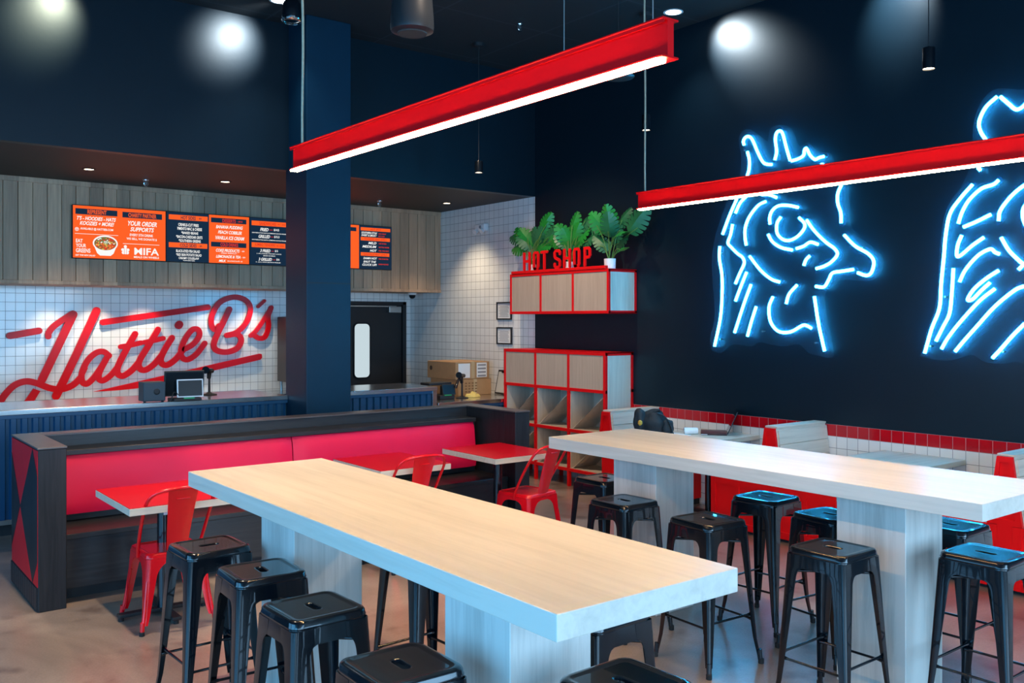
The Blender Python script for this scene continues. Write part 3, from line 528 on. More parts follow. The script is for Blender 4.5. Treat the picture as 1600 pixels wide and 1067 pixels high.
S1 = [A((335, 195), (328, 165), (345, 132), (375, 125), (405, 155), (450, 260), (490, 335), (525, 355), (565, 357)), A((362, 250), (378, 320), (375, 400), (355, 470), (345, 560)),
      A((590, 320), (605, 250), (595, 150), (605, 95), (630, 78), (655, 100), (690, 230), (718, 325)), A((728, 328), (790, 308), (830, 280), (838, 235), (855, 225), (885, 280), (925, 315), (960, 300), (1000, 290)),
      A((985, 345), (980, 420), (1010, 500)), A((1145, 528), (1115, 600), (1115, 680), (1140, 760), (1142, 845)), A((480, 610), (545, 610), (605, 633)), A((275, 640), (210, 790), (155, 940)), A((350, 625), (300, 680), (262, 762)),
      A((515, 665), (450, 700), (380, 790), (345, 880), (342, 960), (352, 1030)), A((785, 715), (700, 698), (620, 702), (570, 740), (548, 795), (550, 855)), A((640, 795), (608, 850), (610, 930), (655, 980), (710, 990), (775, 960), (830, 900), (838, 850), (792, 800)),
      A((855, 820), (920, 910), (1010, 1000), (1090, 1060), (1110, 1110), (1060, 1170), (1000, 1205), (935, 1225)), A((535, 940), (570, 1000), (640, 1048), (735, 1070)), A((770, 1058), (830, 1038), (885, 1005), (950, 1022)),
      A((238, 855), (222, 940), (200, 1010), (230, 1050), (280, 1100), (320, 1130), (335, 1180), (300, 1260), (262, 1350)),
      Bc((132, 132), (128, 230), (150, 380), (150, 560), (135, 740), (88, 965)), Bc((380, 215), (470, 330), (560, 405), (630, 430)), Bc((880, 212), (850, 245), (832, 292)), Bc((1168, 38), (1260, 130), (1370, 195), (1415, 260), (1395, 350), (1350, 375), (1280, 352)),
      Bc((1245, 325), (1150, 340), (1070, 355), (1040, 410), (1000, 470), (930, 466)), Bc((355, 348), (310, 460), (262, 588)), Bc((392, 450), (330, 620), (255, 852)), Bc((435, 635), (395, 760), (362, 882)), Bc((775, 455), (710, 530), (685, 610)),
      Bc((575, 552), (542, 640), (555, 760), (620, 840), (720, 845), (820, 792), (860, 795), (895, 815)), Bc((920, 550), (955, 780), (1005, 1005))]
O1 = Bc((55, 1000), (130, 1020), (210, 955), (300, 955), (390, 965), (450, 930), (560, 955), (660, 965), (780, 950), (860, 1020), (950, 1045), (1050, 1060), (1065, 980), (1010, 700), (1000, 520), (1080, 460), (1130, 410), (1350, 420), (1460, 360), (1480, 230), (1400, 140), (1250, 20))+A((1200, 800), (1200, 560), (1090, 420), (1050, 270), (930, 240), (860, 170), (780, 200), (720, 60), (620, 25), (540, 60), (520, 160), (450, 110), (350, 60), (280, 130), (300, 300), (280, 480), (200, 620), (100, 900), (60, 1100))+Bc((60, 400), (80, 700), (40, 900))
c1 = onX(1240, 380, XW); neon('neon_rooster_sign', 'left blue neon rooster head with zigzag comb on black wall, seen whole', S1, O1, c1)
S2 = [[(1558, 151), (1540, 168), (1530, 190), (1532, 205), (1540, 218)], [(1563, 151), (1577, 163), (1588, 171), (1600, 165), (1612, 148)], [(1532, 266), (1528, 262)],
      D((440, 30), (370, 110), (310, 200), (285, 330), (275, 450), (260, 600), (250, 740), (205, 860), (165, 1000)), D((590, 5), (560, 30), (490, 55), (420, 120), (380, 190), (358, 255)), D((388, 275), (460, 245), (545, 203)), D((378, 322), (355, 380), (350, 440), (375, 435), (440, 380), (505, 335)),
      D((365, 590), (400, 520), (470, 440), (540, 402), (570, 420), (595, 430)), D((590, 525), (520, 570), (450, 630), (412, 690), (440, 690), (490, 640), (540, 595)), D((330, 512), (322, 640), (308, 770), (270, 850), (230, 930)), D((568, 630), (480, 700), (370, 820), (300, 910), (262, 975)),
      D((736, 615), (680, 640), (570, 730), (470, 840), (390, 930), (340, 990)), D((605, 335), (650, 410), (710, 470), (730, 490), (705, 520)), D((590, 240), (600, 180), (660, 100), (730, 40), (800, 5)), D((770, 120), (732, 170), (735, 240), (780, 300), (860, 290), (890, 210), (850, 130)), D((740, 830), (670, 900), (600, 980), (555, 1028)),
      D((900, 150), (960, 250), (1050, 330), (1090, 400), (1000, 470)), D((850, 620), (830, 760), (900, 850), (1000, 800)), D((1080, 560), (1110, 760), (1160, 1000)), D((800, 5), (900, -20), (980, 40)), [(1625, 150), (1640, 190), (1655, 150), (1672, 200)], D((1120, 420), (1180, 440), (1210, 500), (1150, 540), (1040, 560))]
O2 = D((130, 1020), (260, 1045), (340, 1035), (430, 1010), (500, 1050), (600, 1060), (680, 1050), (740, 1060), (900, 1050), (1180, 1040), (1190, 900), (1120, 600), (1260, 560), (1240, 400), (1080, 250), (1020, 0))+[(1690, 220), (1680, 140), (1600, 140), (1550, 140), (1522, 180), (1515, 250)]+D((380, 20), (280, 180), (245, 400), (225, 700), (170, 880))
c2 = onX(1570, 400, XW); neon('neon_rooster_sign', 'right blue neon rooster on black wall, cut off by the picture edge', S2, O2, c2)

# ================================================================== SERVICE COUNTERS
def corrugated(bm, x0, x1, y, z0, z1, pitch=0.085, dep=0.022):
    x = x0; prev = None
    prof = [(0, 0), (0.30, 0), (0.42, 1), (0.88, 1), (1.0, 0)]
    pts = []
    while x < x1:
        for u, d in prof[:-1]:
            xx = x+u*pitch
            if xx <= x1: pts.append((xx, y-d*dep))
        x += pitch
    pts.append((x1, y))
    top = [bm.verts.new((a, b_, z1)) for a, b_ in pts]; bot = [bm.verts.new((a, b_, z0)) for a, b_ in pts]
    for i in range(len(pts)-1): bm.faces.new((bot[i], bot[i+1], top[i+1], top[i]))
def counter(x0, x1, y0, y1, h, label, endpanel=False):
    t = thing('service_counter', label, 'counter', ((x0+x1)/2, (y0+y1)/2, 0), 0)
    obj('counter_body', Box(x0, x1-(0.0 if endpanel else 0.0), y0+0.045, y1, 0.10, h-0.045), 'blue_metal', t)
    b = bmesh.new(); corrugated(b, x0+0.01, x1-(0.05 if endpanel else 0.01), y0+0.043, 0.14, h-0.075); obj('corrugated_front', b, 'blue_metal', t)
    b = bmesh.new(); box(b, x0, x1, y0+0.01, y0+0.045, h-0.078, h-0.045, 0.002, 1); obj('top_rail', b, 'blue_metal', t)
    obj('base_strip', Box(x0, x1, y0+0.02, y0+0.045, 0.10, 0.14, 0.002, 1), 'steel_dull', t)
    obj('toe_kick', Box(x0, x1, y0+0.08, y1, 0, 0.10), 'black_matte', t)
    obj('worktop', Box(x0, x1+(0.02 if endpanel else 0), y0, y1, h-0.045, h, 0.004, 2), 'steel', t)
    if endpanel: obj('end_trim', Box(x1-0.045, x1+0.015, y0+0.005, y0+0.06, 0, h-0.045, 0.003, 1), 'steel', t)
counter(-1.6, 3.908, 8.72, 9.60, 1.07, 'long service counter with blue corrugated front and steel top, left of column')
counter(4.40, 5.74, 8.80, 9.60, 1.07, 'short service counter with blue corrugated front, right of the column', True)
counter(5.77, 7.11, 8.80, 10.75, 0.885, 'low service counter with steel top carrying cardboard boxes')
t = thing('back_counter', 'low steel back counter under the logo, beside the column', 'counter', (2.3, 11.2, 0))
obj('cabinet', Box(-1.5, 5.30, 10.95, 11.58, 0.0, 0.86), 'black_matte', t); obj('worktop', Box(-1.5, 5.32, 10.90, 11.59, 0.86, 0.90, 0.004), 'steel', t)
# drink dispenser
q0 = onY(433, 495, 11.5); q1 = onY(433, 597, 11.3)
t = thing('drink_dispenser', 'tall brown-grey drinks machine on back counter behind the column', 'drinks machine', (q0.x+0.3, 11.2, 0.90))
obj('machine_body', Box(q0.x, q0.x+0.6, 11.0, 11.5, q1.z, q0.z, 0.01), principled('brown_grey_steel', (0.10, 0.085, 0.08), 0.45, 0.6, var=0.1), t)
for z_ in (q1.z+0.06, q1.z+0.45):
    b = bmesh.new(); box(b, q0.x+0.03, q0.x+0.2, 10.997, 11.0, z_-0.01, z_+0.165)
    for k in range(9): box(b, q0.x+0.035, q0.x+0.195, 10.990, 10.998, z_+k*0.018, z_+0.010+k*0.018)
    obj('vent_grille', b, 'black_matte', t)

for (a, c) in ((0.04, 11.04), (0.56, 11.04), (0.04, 11.46), (0.56, 11.46)): obj('foot', lathe(bmesh.new(), [(0.02, 0), (0.015, q1.z-0.90)], (q0.x+a, c, 0.90), 10), 'steel_dull', t)
# tills and gadgets on the long counter
ZT = 1.07
def at(px, py, z): return onZ(px, py, z)
p = at(241, 629, ZT); t = thing('till_speaker', 'small square dark blue-grey speaker box on the long steel counter', 'speaker box', (p.x, p.y, ZT))
obj('case', Box(p.x-0.10, p.x+0.10, p.y-0.01, p.y+0.15, ZT+0.012, ZT+0.19, 0.008), principled('slate_case', (0.02, 0.035, 0.05), 0.45, var=0.1), t)
obj('driver', lathe(bmesh.new(), [(0.028, -0.004), (0.028, 0.004), (0.018, 0.008)], (0, 0, 0), 20), 'black_matte', t).matrix_local = Matrix.Translation((0.02, -0.012, 0.10)) @ Matrix.Rotation(math.pi/2, 4, 'X') @ Matrix.Translation(Vector((p.x, p.y, ZT)))
for a in (-0.08, 0.08): obj('foot', lathe(bmesh.new(), [(0.012, 0), (0.012, 0.013)], (p.x+a, p.y+0.02, ZT), 10), 'rubber', t)
def screen_slab(name, parent, c, w_, h_, th, tilt, yaw, mat='black_matte', glass='black_screen'):
    Mx = Matrix.Translation(c) @ Matrix.Rotation(yaw, 4, 'Z') @ Matrix.Rotation(tilt, 4, 'X')
    a = bmesh.new(); tmp = Box(-w_/2, w_/2, -th/2, th/2, 0, h_, 0.005); merge(a, tmp, Mx); o = obj(name, a, mat, parent)
    a = bmesh.new(); tmp = Box(-w_/2+0.012, w_/2-0.012, -th/2-0.002, -th/2+0.001, 0.012, h_-0.012); merge(a, tmp, Mx); obj('glass', a, glass, o); return Mx
p = at(294, 627, ZT); t = thing('point_of_sale_terminal', 'black till with white-rimmed customer display on the long counter', 'till', (p.x, p.y, ZT))
obj('base', Box(p.x-0.13, p.x+0.13, p.y, p.y+0.20, ZT, ZT+0.03, 0.008), 'black_matte', t)
obj('stand', Box(p.x-0.05, p.x+0.05, p.y+0.08, p.y+0.12, ZT+0.02, ZT+0.16, 0.01), 'black_matte', t)
screen_slab('cashier_screen', t, Vector((p.x, p.y+0.13, ZT+0.045)), 0.36, 0.24, 0.03, 0.15, -0.1)
screen_slab('customer_display', t, Vector((p.x+0.03, p.y+0.03, ZT+0.035)), 0.24, 0.17, 0.018, -0.12, -0.1, 'white')
obj('status_strip', Box(p.x-0.04, p.x+0.06, p.y-0.004, p.y+0.02, ZT+0.025, ZT+0.036), 'teal', t)
b = bmesh.new(); tube(b, catmull([(p.x-0.17, p.y-0.01, ZT+0.006), (p.x-0.15, p.y-0.01, ZT+0.05), (p.x-0.12, p.y+0.02, ZT+0.09), (p.x-0.05, p.y+0.05, ZT+0.04)]), 0.005, 6); obj('cable', b, 'black_matte', t)
def scanner(px, py, z, h, label, lean):
    p = at(px, py, z); t = thing('barcode_scanner', label, 'scanner', p)
    obj('base', lathe(bmesh.new(), [(0.075, 0), (0.078, 0.008), (0.03, 0.018), (0.014, 0.03)], p, 24), 'black_matte', t, 40)
    obj('neck', tube(bmesh.new(), [p+Vector((0, 0, 0.02)), p+Vector((0, 0, h*0.55)), p+Vector((-0.01*lean, 0, h*0.8))], [0.013, 0.011, 0.014], 10), 'black_matte', t, 60)
    b = bmesh.new(); tube(b, [p+Vector((-0.005, 0, h*0.62)), p+Vector((-0.012*lean, -0.01, h*0.85))], [0.020, 0.024], 10); tube(b, [p+Vector((0.035, 0.01, h*0.9)), p+Vector((-0.035-0.02*lean, -0.03, h*0.93)), p+Vector((-0.05-0.02*lean, -0.05, h*0.95))], [0.024, 0.03, 0.038], 12)
    obj('scanner_head', b, 'black_metal', t, 50)
    if lean > 1: obj('grip', tube(bmesh.new(), [p+Vector((-0.03, -0.02, h*0.9)), p+Vector((-0.09, -0.04, h*0.7)), p+Vector((-0.13, -0.05, h*0.45))], [0.018, 0.016, 0.02], 10), 'black_metal', t, 50)
scanner(327, 617, ZT, 0.27, 'black barcode scanner on upright stand on the long counter', 0.3)
# things on the low counter
ZL = 0.885
p = at(700, 624, ZL); t = thing('point_of_sale_terminal', 'black till with tilted display at left end of the low counter', 'till', (p.x, p.y, ZL))
obj('base', Box(p.x-0.11, p.x+0.10, p.y, p.y+0.2, ZL, ZL+0.05, 0.008), 'black_matte', t)
obj('stand', Box(p.x-0.04, p.x+0.04, p.y+0.08, p.y+0.12, ZL+0.03, ZL+0.16, 0.01), 'black_matte', t)
obj('cashier_screen', Box(p.x-0.20, p.x+0.12, p.y+0.10, p.y+0.30, ZL+0.165, ZL+0.195, 0.006), 'black_matte', t)
screen_slab('customer_display', t, Vector((p.x+0.03, p.y+0.02, ZL+0.05)), 0.17, 0.13, 0.016, -0.25, -0.15)
obj('status_strip', Box(p.x-0.05, p.x+0.05, p.y-0.004, p.y+0.02, ZL+0.045, ZL+0.056), 'teal', t)
scanner(722, 622, ZL, 0.30, 'black barcode scanner gun hanging on a stand beside the boxes', 1.6)
bp_ = at(728, 622, ZL)
X0, X1 = 6.42, 6.93
def carton(x0, x1, y0, y1, z0, z1, label, top):
    t = thing('cardboard_box', label, 'box', ((x0+x1)/2, (y0+y1)/2, z0), 0.0, 'cardboard boxes on the low counter')
    obj('carton', Box(x0, x1, y0, y1, z0, z1, 0.006, 2), 'card', t)
    obj('tape_strip', Box(x0+(x1-x0)*0.46, x0+(x1-x0)*0.56, y0-0.001, y1+0.001, z0+0.01, z1+0.0012), 'tape', t)
    if top:
        obj('shipping_label', Box(x0+(x1-x0)*0.08, x0+(x1-x0)*0.42, y0-0.003, y0-0.0005, z0+0.02, z1-0.02), 'paper', t)
        l2 = obj('shipping_label', Box(x0+(x1-x0)*0.62, x0+(x1-x0)*0.92, y0-0.003, y0-0.0005, z0+0.02, z1-0.015), 'paper', t)
        b = bmesh.new()
        for k in range(4): box(b, x0+(x1-x0)*0.65, x0+(x1-x0)*0.89, y0-0.0045, y0-0.003, z0+0.03+k*0.045, z0+0.05+k*0.045)
        obj('print', b, 'ink', l2)
        obj('round_mark', prism(bmesh.new(), [(y1-0.09+0.03*math.cos(k*0.4), z0+0.13+0.03*math.sin(k*0.4)) for k in range(16)], lambda u, v: (x0-0.001, u, v), lambda u, v: (x0+0.001, u, v)), principled('black_print', (0.05, 0.03, 0.02), 0.8, var=0.1), t)
    else:
        b = bmesh.new()
        for k in range(4):
            for j in range(4): box(b, x0+(x1-x0)*(0.2+0.1*j), x0+(x1-x0)*(0.26+0.1*j), y0-0.002, y0-0.0005, z0+0.04+k*0.035, z0+0.058+k*0.035)
        obj('print', b, principled('faded_print', (0.22, 0.12, 0.05), 0.8, var=0.1), t)
carton(6.47, 6.98, 9.42, 10.05, ZL, ZL+0.20, 'brown cardboard box with faded print, lower of the stacked pair', False)
carton(6.45, 6.97, 9.45, 10.10, ZL+0.201, ZL+0.42, 'brown cardboard box with white shipping labels, upper of the stacked pair', True)
p = at(743, 621, ZL)
b = bmesh.new(); bmesh.ops.create_icosphere(b, subdivisions=4, radius=1)
for v in b.verts:
    n_ = math.sin(v.co.x*7+1)*0.2+math.sin(v.co.y*9)*0.15+math.sin(v.co.x*17+v.co.y*13)*0.1
    v.co = Vector((p.x+v.co.x*0.10*(1+n_*0.3), p.y+0.06+v.co.y*0.06, ZL+0.003+max(0, v.co.z)*0.045*(1+n_*1.5)))
tag(obj('crumpled_cloth', b, 'yellow', None, 60), 'crumpled yellow cloth lying on the low steel counter', 'cloth')
# leaning clipboard frame
def frame_on_wall(px0, py0, px1, py1, label, name='framed_notice'):
    a = onX(px0, py0, XW-0.02); c = onX(px1, py1, XW-0.02); y0, y1 = sorted((a.y, c.y)); z0, z1 = sorted((a.z, c.z))
    t = thing(name, label, 'picture frame', (XW, (y0+y1)/2, z0), 0, 'framed notices on the tiled wall')
    b = bmesh.new(); box(b, XW-0.022, XW-0.001, y0, y0+0.018, z0, z1); box(b, XW-0.022, XW-0.001, y1-0.018, y1, z0, z1); box(b, XW-0.022, XW-0.001, y0+0.018, y1-0.018, z0, z0+0.018); box(b, XW-0.022, XW-0.001, y0+0.018, y1-0.018, z1-0.018, z1)
    obj('frame', b, 'black_matte', t); s = obj('paper_sheet', Box(XW-0.012, XW-0.001, y0+0.018, y1-0.018, z0+0.018, z1-0.018), 'paper', t)
    b = bmesh.new(); n_ = 8
    for k in range(n_): box(b, XW-0.0135, XW-0.012, y0+0.06+0.01*(k % 3), y1-0.05-0.012*(k % 2), z0+0.04+k*(z1-z0-0.08)/n_, z0+0.046+k*(z1-z0-0.08)/n_)
    obj('print', b, 'ink', s)
frame_on_wall(775.5, 472, 798.5, 499.5, 'black framed notice on white tile, the upper one beside the shelf')
frame_on_wall(775.5, 511, 799, 538.5, 'black framed notice on white tile, the lower one beside the shelf')
a = onX(779, 577, XW-0.09); c = onX(795, 612, XW-0.12)
t = thing('leaning_clipboard', 'black-edged clipboard leaning against the tiled wall on low counter', 'clipboard', (XW-0.1, 9.25, ZL))
Mx = Matrix.Translation((XW-0.075, 9.30, ZL+0.004)) @ Matrix.Rotation(0.22, 4, 'Y')
b = bmesh.new(); merge(b, Box(-0.008, 0.0, -0.13, 0.13, 0, 0.31, 0.003), Mx); obj('board', b, 'black_matte', t)
b = bmesh.new(); merge(b, Box(-0.011, -0.0085, -0.11, 0.11, 0.02, 0.285), Mx); obj('paper_sheet', b, principled('greyed_sheet', (0.5, 0.48, 0.44), 0.7, var=0.1), t)
b = bmesh.new(); merge(b, Box(-0.02, -0.010, -0.04, 0.04, 0.27, 0.295, 0.003), Mx); obj('clip', b, 'black_metal', t)
# emergency light on the tile and camera dome
c = onX(756, 356, XW)
t = thing('emergency_light', 'white wall-mounted emergency light with two heads on tiled side wall', 'emergency light', c)
obj('body', Box(XW-0.075, XW, c.y-0.11, c.y+0.11, c.z-0.05, c.z+0.05, 0.018, 3), 'white', t, 40)
for s in (-1, 1):
    b = bmesh.new(); tube(b, [(XW-0.06, c.y+s*0.07, c.z-0.035), (XW-0.10, c.y+s*0.07, c.z-0.06)], [0.03, 0.038], 16); h = obj('lamp_head', b, 'white', t, 40)
obj('sensor_disc', lathe(bmesh.new(), [(0.024, 0), (0.02, 0.008)], (0, 0, 0), 20), 'ink', t).matrix_local = Matrix.Translation((-0.072, -0.02, 0.005)) @ Matrix.Rotation(-math.pi/2, 4, 'Y') @ Matrix.Translation(Vector((c.x, c.y, c.z)))
c = onZ(638, 458, 2.215); t = thing('camera_dome', 'small dark camera dome under the timber bulkhead above the door', 'camera', (c.x, 11.2, 2.216))
obj('mount', lathe(bmesh.new(), [(0.06, 0), (0.06, -0.02), (0.05, -0.03)], (c.x, 11.2, 2.216), 20), 'white', t, 40); obj('dome', lathe(bmesh.new(), [(0.048, -0.03), (0.042, -0.06), (0.025, -0.078), (0.005, -0.083)], (c.x, 11.2, 2.216), 20), 'black_screen', t, 60)
# under-bulkhead wall washers over the logo
for i, (px, pw) in enumerate(((85, 20), (155, 34), (232, 34), (335, 22), (400, 28))):
    q = onY(px, 450, 11.35); spot('undershelf_washer', (q.x, 11.30, 2.19), pw, (1.0, 0.84, 0.60), 92, 0.9, 0.03, (0, 0.16, -1))

# ================================================================== RED FRAMED SHELVES ON THE RIGHT WALL
FX = 6.70
def cube_frames(t, y0, n, step, z0, z1, fr=0.035):
    pass
y_near, y_far = 6.98, 8.67
t = thing('wall_shelf_cabinet', 'red framed wall cabinet with three pale wood fronts under the plants', 'cabinet', (FX, (y_near+y_far)/2, 1.90))
f = 0.03
b = bmesh.new()
for k in range(4):
    y = y_near+(y_far-y_near-f)*k/3; box(b, FX, XW-0.002 if k in (0, 3) else FX+0.03, y, y+f, 1.90, 2.37, 0.002, 1) if k not in (0, 3) else box(b, FX, FX+f, y, y+f, 1.90, 2.37, 0.002, 1)
for z in (1.90, 2.37-f): box(b, FX-0.001, FX+f, y_near, y_far, z, z+f, 0.002, 1); box(b, FX, XW-0.002, y_near, y_near+f, z, z+f, 0.002, 1); box(b, FX, XW-0.002, y_far-f, y_far, z, z+f, 0.002, 1)
box(b, XW-0.032, XW-0.002, y_near, y_near+f, 1.90, 2.37, 0.002, 1); box(b, FX, XW-0.002, y_near, y_far, 2.36, 2.372); box(b, FX, XW-0.002, y_near, y_far, 1.90, 1.91)
obj('red_frame', b, 'red_paint', t)
for k in range(3):
    y = y_near+f+(y_far-y_near-f)*k/3; obj('cabinet_front', Box(FX+0.008, FX+0.024, y, y+(y_far-y_near-f)/3-f, 1.93, 2.34), 'shelf_wood', t)
obj('end_panel', Box(FX+0.03, XW-0.03, y_near+0.008, y_near+0.02, 1.93, 2.34), 'shelf_end', t); obj('end_panel', Box(FX+0.03, XW-0.03, y_far-0.02, y_far-0.008, 1.93, 2.34), 'shelf_end', t)
# letters HOT SHOP on a rail
t = thing('letter_sign', 'red standing letters HOT SHOP on top of the wall cabinet', 'sign', (FX+0.02, 7.8, 2.372))
obj('rail', Box(FX-0.012, FX+0.03, 7.02, 8.63, 2.3725, 2.405, 0.002, 1), 'red_paint', t)
GL = {'H': [[(0, 0), (0, 1)], [(1, 0), (1, 1)], [(0, .5), (1, .5)]], 'T': [[(0, 1), (1, 1)], [(.5, 0), (.5, 1)]],
      'O': [[(.15, 0), (.85, 0), (1, .12), (1, .88), (.85, 1), (.15, 1), (0, .88), (0, .12), (.15, 0), (.5, 0)]], 'P': [[(0, 0), (0, 1)], [(0, 1), (.8, 1), (1, .9), (1, .58), (.8, .47), (0, .47)]],
      'S': [[(0, .2), (.02, .08), (.2, 0), (.8, 0), (1, .1), (1, .32), (.85, .43), (.15, .57), (0, .68), (0, .9), (.2, 1), (.8, 1), (1, .9), (1, .8)]]}
for ch, a0, a1 in (('H', 817.5, 828.5), ('O', 832.5, 842), ('T', 844.5, 856), ('S', 865, 876), ('H', 880, 891.5), ('O', 895.5, 906), ('P', 912, 923)):
    ya, yb = onX(a0, 410, FX).y, onX(a1, 410, FX).y; b = bmesh.new(); c_ = 0
    wd = 0.032; s_ = 1 if ya < yb else -1
    for st in GL[ch]:
        c_ += 1; ribbon(b, [(ya+s_*wd/2+(yb-ya-s_*wd)*u, 2.405+wd/2+(0.215-wd)*v) for u, v in st], wd, lambda u, v, d: Vector((FX+0.012-d, u, v)), 0, 0.016+0.0004*c_, 4)
    obj('letter', b, 'red_paint', t)
# floor unit
y_near, y_far = 7.03, 8.79; Z1 = 1.487; st = (y_far-y_near-0.035)/3; f = 0.035
rows = [1.487-f, 1.052, 0.60, 0.165]
t = thing('display_shelf_unit', 'tall red framed shelf unit with slanted wood bins standing by the black wall', 'shelf', (FX, (y_near+y_far)/2, 0))
b = bmesh.new()
for k in range(4):
    y = y_near+st*k; box(b, FX, FX+f, y, y+f, 0, Z1, 0.002, 1); box(b, XW-0.002-f, XW-0.002, y, y+f, 0, Z1, 0.002, 1)
for z in rows:
    box(b, FX-0.001, FX+f, y_near, y_far, z, z+f, 0.002, 1); box(b, XW-0.002-f, XW-0.002, y_near, y_far, z, z+f, 0.002, 1)
    for k in range(4):
        if z in (rows[0], rows[3]) or k in (1, 2): box(b, FX, XW-0.002, y_near+st*k, y_near+st*k+f, z, z+f, 0.002, 1)
box(b, FX, XW-0.002, y_near, y_far, Z1-0.012, Z1)
obj('red_frame', b, 'red_paint', t)
for k in range(3): obj('cabinet_front', Box(FX+0.008, FX+0.024, y_near+st*k+f, y_near+st*(k+1), rows[1]+f, rows[0]), 'shelf_wood', t)
obj('end_panel', Box(FX+f, XW-0.002-f, y_near+0.008, y_near+0.022, rows[3]+f, rows[0]), 'shelf_end', t); obj('end_panel', Box(FX+f, XW-0.002-f, y_far-0.022, y_far-0.008, rows[3]+f, rows[0]), 'shelf_end', t)
for (za, zb) in ((rows[2]+f, rows[1]), (rows[3]+f, rows[2])):
    for k in range(3):
        ya, yb = y_near+st*k+f, y_near+st*(k+1)
        b = bmesh.new(); box(b, FX+0.02, XW-0.04, yb-0.012, yb-0.001, za, zb); box(b, FX+0.02, XW-0.04, ya+0.001, ya+0.010, za, zb); box(b, FX+0.01, XW-0.04, ya, yb, za-0.012, za+0.002); box(b, XW-0.055, XW-0.045, ya, yb, za, zb)
        obj('bin_box', b, 'shelf_end', t)
        # slanted divider, front edge rising from far bottom to near top
        P = [(yb-0.02, za+0.005), (ya+0.015, zb-0.04), (ya+0.015, zb-0.028), (yb-0.035, za+0.003)]
        b = bmesh.new(); prism(b, P, lambda u, v: (FX+0.03, u, v), lambda u, v: (XW-0.06, u, v)); obj('slanted_divider', b, 'shelf_end', t)

# ------------------------------------------------------------------ monstera plants
def leaf(bm, base, direction, normal, L_, W_l, rr):
    d = direction.normalized(); n_ = (normal-d*normal.dot(d)).normalized(); s = d.cross(n_)
    def mid(t_): return base+d*(L_*t_)-n_*(L_*0.32*t_*t_)
    N = 7
    for side in (-1, 1):
        for i in range(N):
            t0, t1 = i/N, (i+1)/N
            def edge(t_): 
                w_ = W_l*math.sin(math.pi*min(1, max(0.0, (t_*0.9+0.12))))**0.7*(1-0.25*t_)
                e = mid(min(1, t_+0.10))+s*side*w_-n_*(w_*0.35)
                return e-d*(L_*0.10*(1-t_))
            a, b_ = mid(t0), mid(t1)
            e0, e1 = edge(t0+0.035), edge(t1-0.015)
            i0, i1 = a.lerp(edge(t0), 0.45), b_.lerp(edge(t1), 0.45)
            va, vb, v1, v0 = [bm.verts.new(q) for q in (a, b_, i1, i0)]
            bm.faces.new((va, vb, v1, v0))
            m0, m1 = i0.lerp(i1, 0.0), i0.lerp(i1, 1.0)
            tip = e0.lerp(e1, 0.5)+(e0-i0)*0.08
            bm.faces.new((v0, v1, bm.verts.new(e1), bm.verts.new(tip), bm.verts.new(e0)))
def plant(px, py, label, leaves, seed, mat='leaf'):
    rr = random.Random(seed); p = onX(px, py, 6.88); p.z = 2.372
    t = thing('potted_monstera', label, 'plant', p, 0, 'potted monstera plants on the wall cabinet')
    obj('pot', lathe(bmesh.new(), [(0.050, 0), (0.060, 0.005), (0.064, 0.115), (0.056, 0.115), (0.052, 0.09), (0.005, 0.088)], p, 28), 'white', t, 40)
    b = bmesh.new(); specs = []
    for (lx, ly, size, dx, leafm) in leaves:
        if seed < 3: dx = max(dx, -0.03); ly = min(ly, 376)
        e = onX(lx, ly, 6.88+dx); e.x = min(e.x, XW-0.13)
        q = p+Vector((rr.uniform(-.02, .02), rr.uniform(-.02, .02), 0.09)); m_ = q.lerp(e, 0.5)+Vector((0, 0, 0.06))
        tube(b, catmull([q, m_, e]), 0.0045, 6); specs.append((e, size, leafm))
    obj('stems', b, 'stem', t, 60)
    for (e, size, leafm) in specs:
        lb = bmesh.new(); out = Vector((e.x-p.x-0.05, e.y-p.y, (e.z-p.z)*0.25)); out.normalize()
        nrm = Vector((-0.75, -0.5, 0.45)); e2 = e-out*size*0.5
        leaf(lb, e2, (out+Vector((0, 0, rr.uniform(-0.5, 0.9)))), nrm+Vector((rr.uniform(-.3, .3), rr.uniform(-.3, .3), rr.uniform(-.2, .3))), size, size*0.42, rr); 
        for v in lb.verts: v.co.x = min(v.co.x, XW-0.01)
        obj('leaf', lb, leafm, t, 60)
g, k_ = 'leaf', 'leaf_dark'
plant(830, 421, 'potted monstera behind the letters HOT, leftmost plant on the wall cabinet', [(812, 380, .28, -.16, g), (806, 366, .26, -.10, k_), (824, 372, .28, -.14, g), (830, 384, .26, -.18, k_), (846, 388, .26, -.16, g), (808, 372, .26, -.06, g), (822, 385, .24, -.12, k_), (840, 375, .26, -.05, k_), (853, 352, .24, .0, g), (846, 366, .24, -.10, g), (838, 392, .24, -.15, k_), (856, 372, .24, -.12, g), (862, 384, .24, -.03, k_)], 1)
plant(889, 420, 'potted monstera behind the letters SHOP, middle plant on the wall cabinet', [(888, 388, .26, -.20, g), (876, 372, .26, -.16, k_), (884, 366, .28, -.08, g), (894, 352, .26, -.02, g), (905, 378, .28, -.14, g), (914, 345, .26, .05, k_), (898, 372, .26, -.18, g), (880, 382, .24, -.05, k_), (925, 352, .26, .06, k_), (918, 378, .24, -.02, k_), (870, 374, .22, -.02, g)], 2)
plant(953, 419, 'full potted monstera in white pot at the right end of the wall cabinet', [(932, 352, .27, -.12, g), (950, 342, .27, -.05, g), (972, 344, .26, .0, k_), (968, 360, .28, -.15, g), (950, 362, .27, -.16, k_), (996, 356, .34, -.05, k_), (966, 380, .26, -.12, k_), (970, 390, .20, -.20, g), (936, 384, .24, -.05, k_), (958, 372, .26, -.05, k_)], 3)

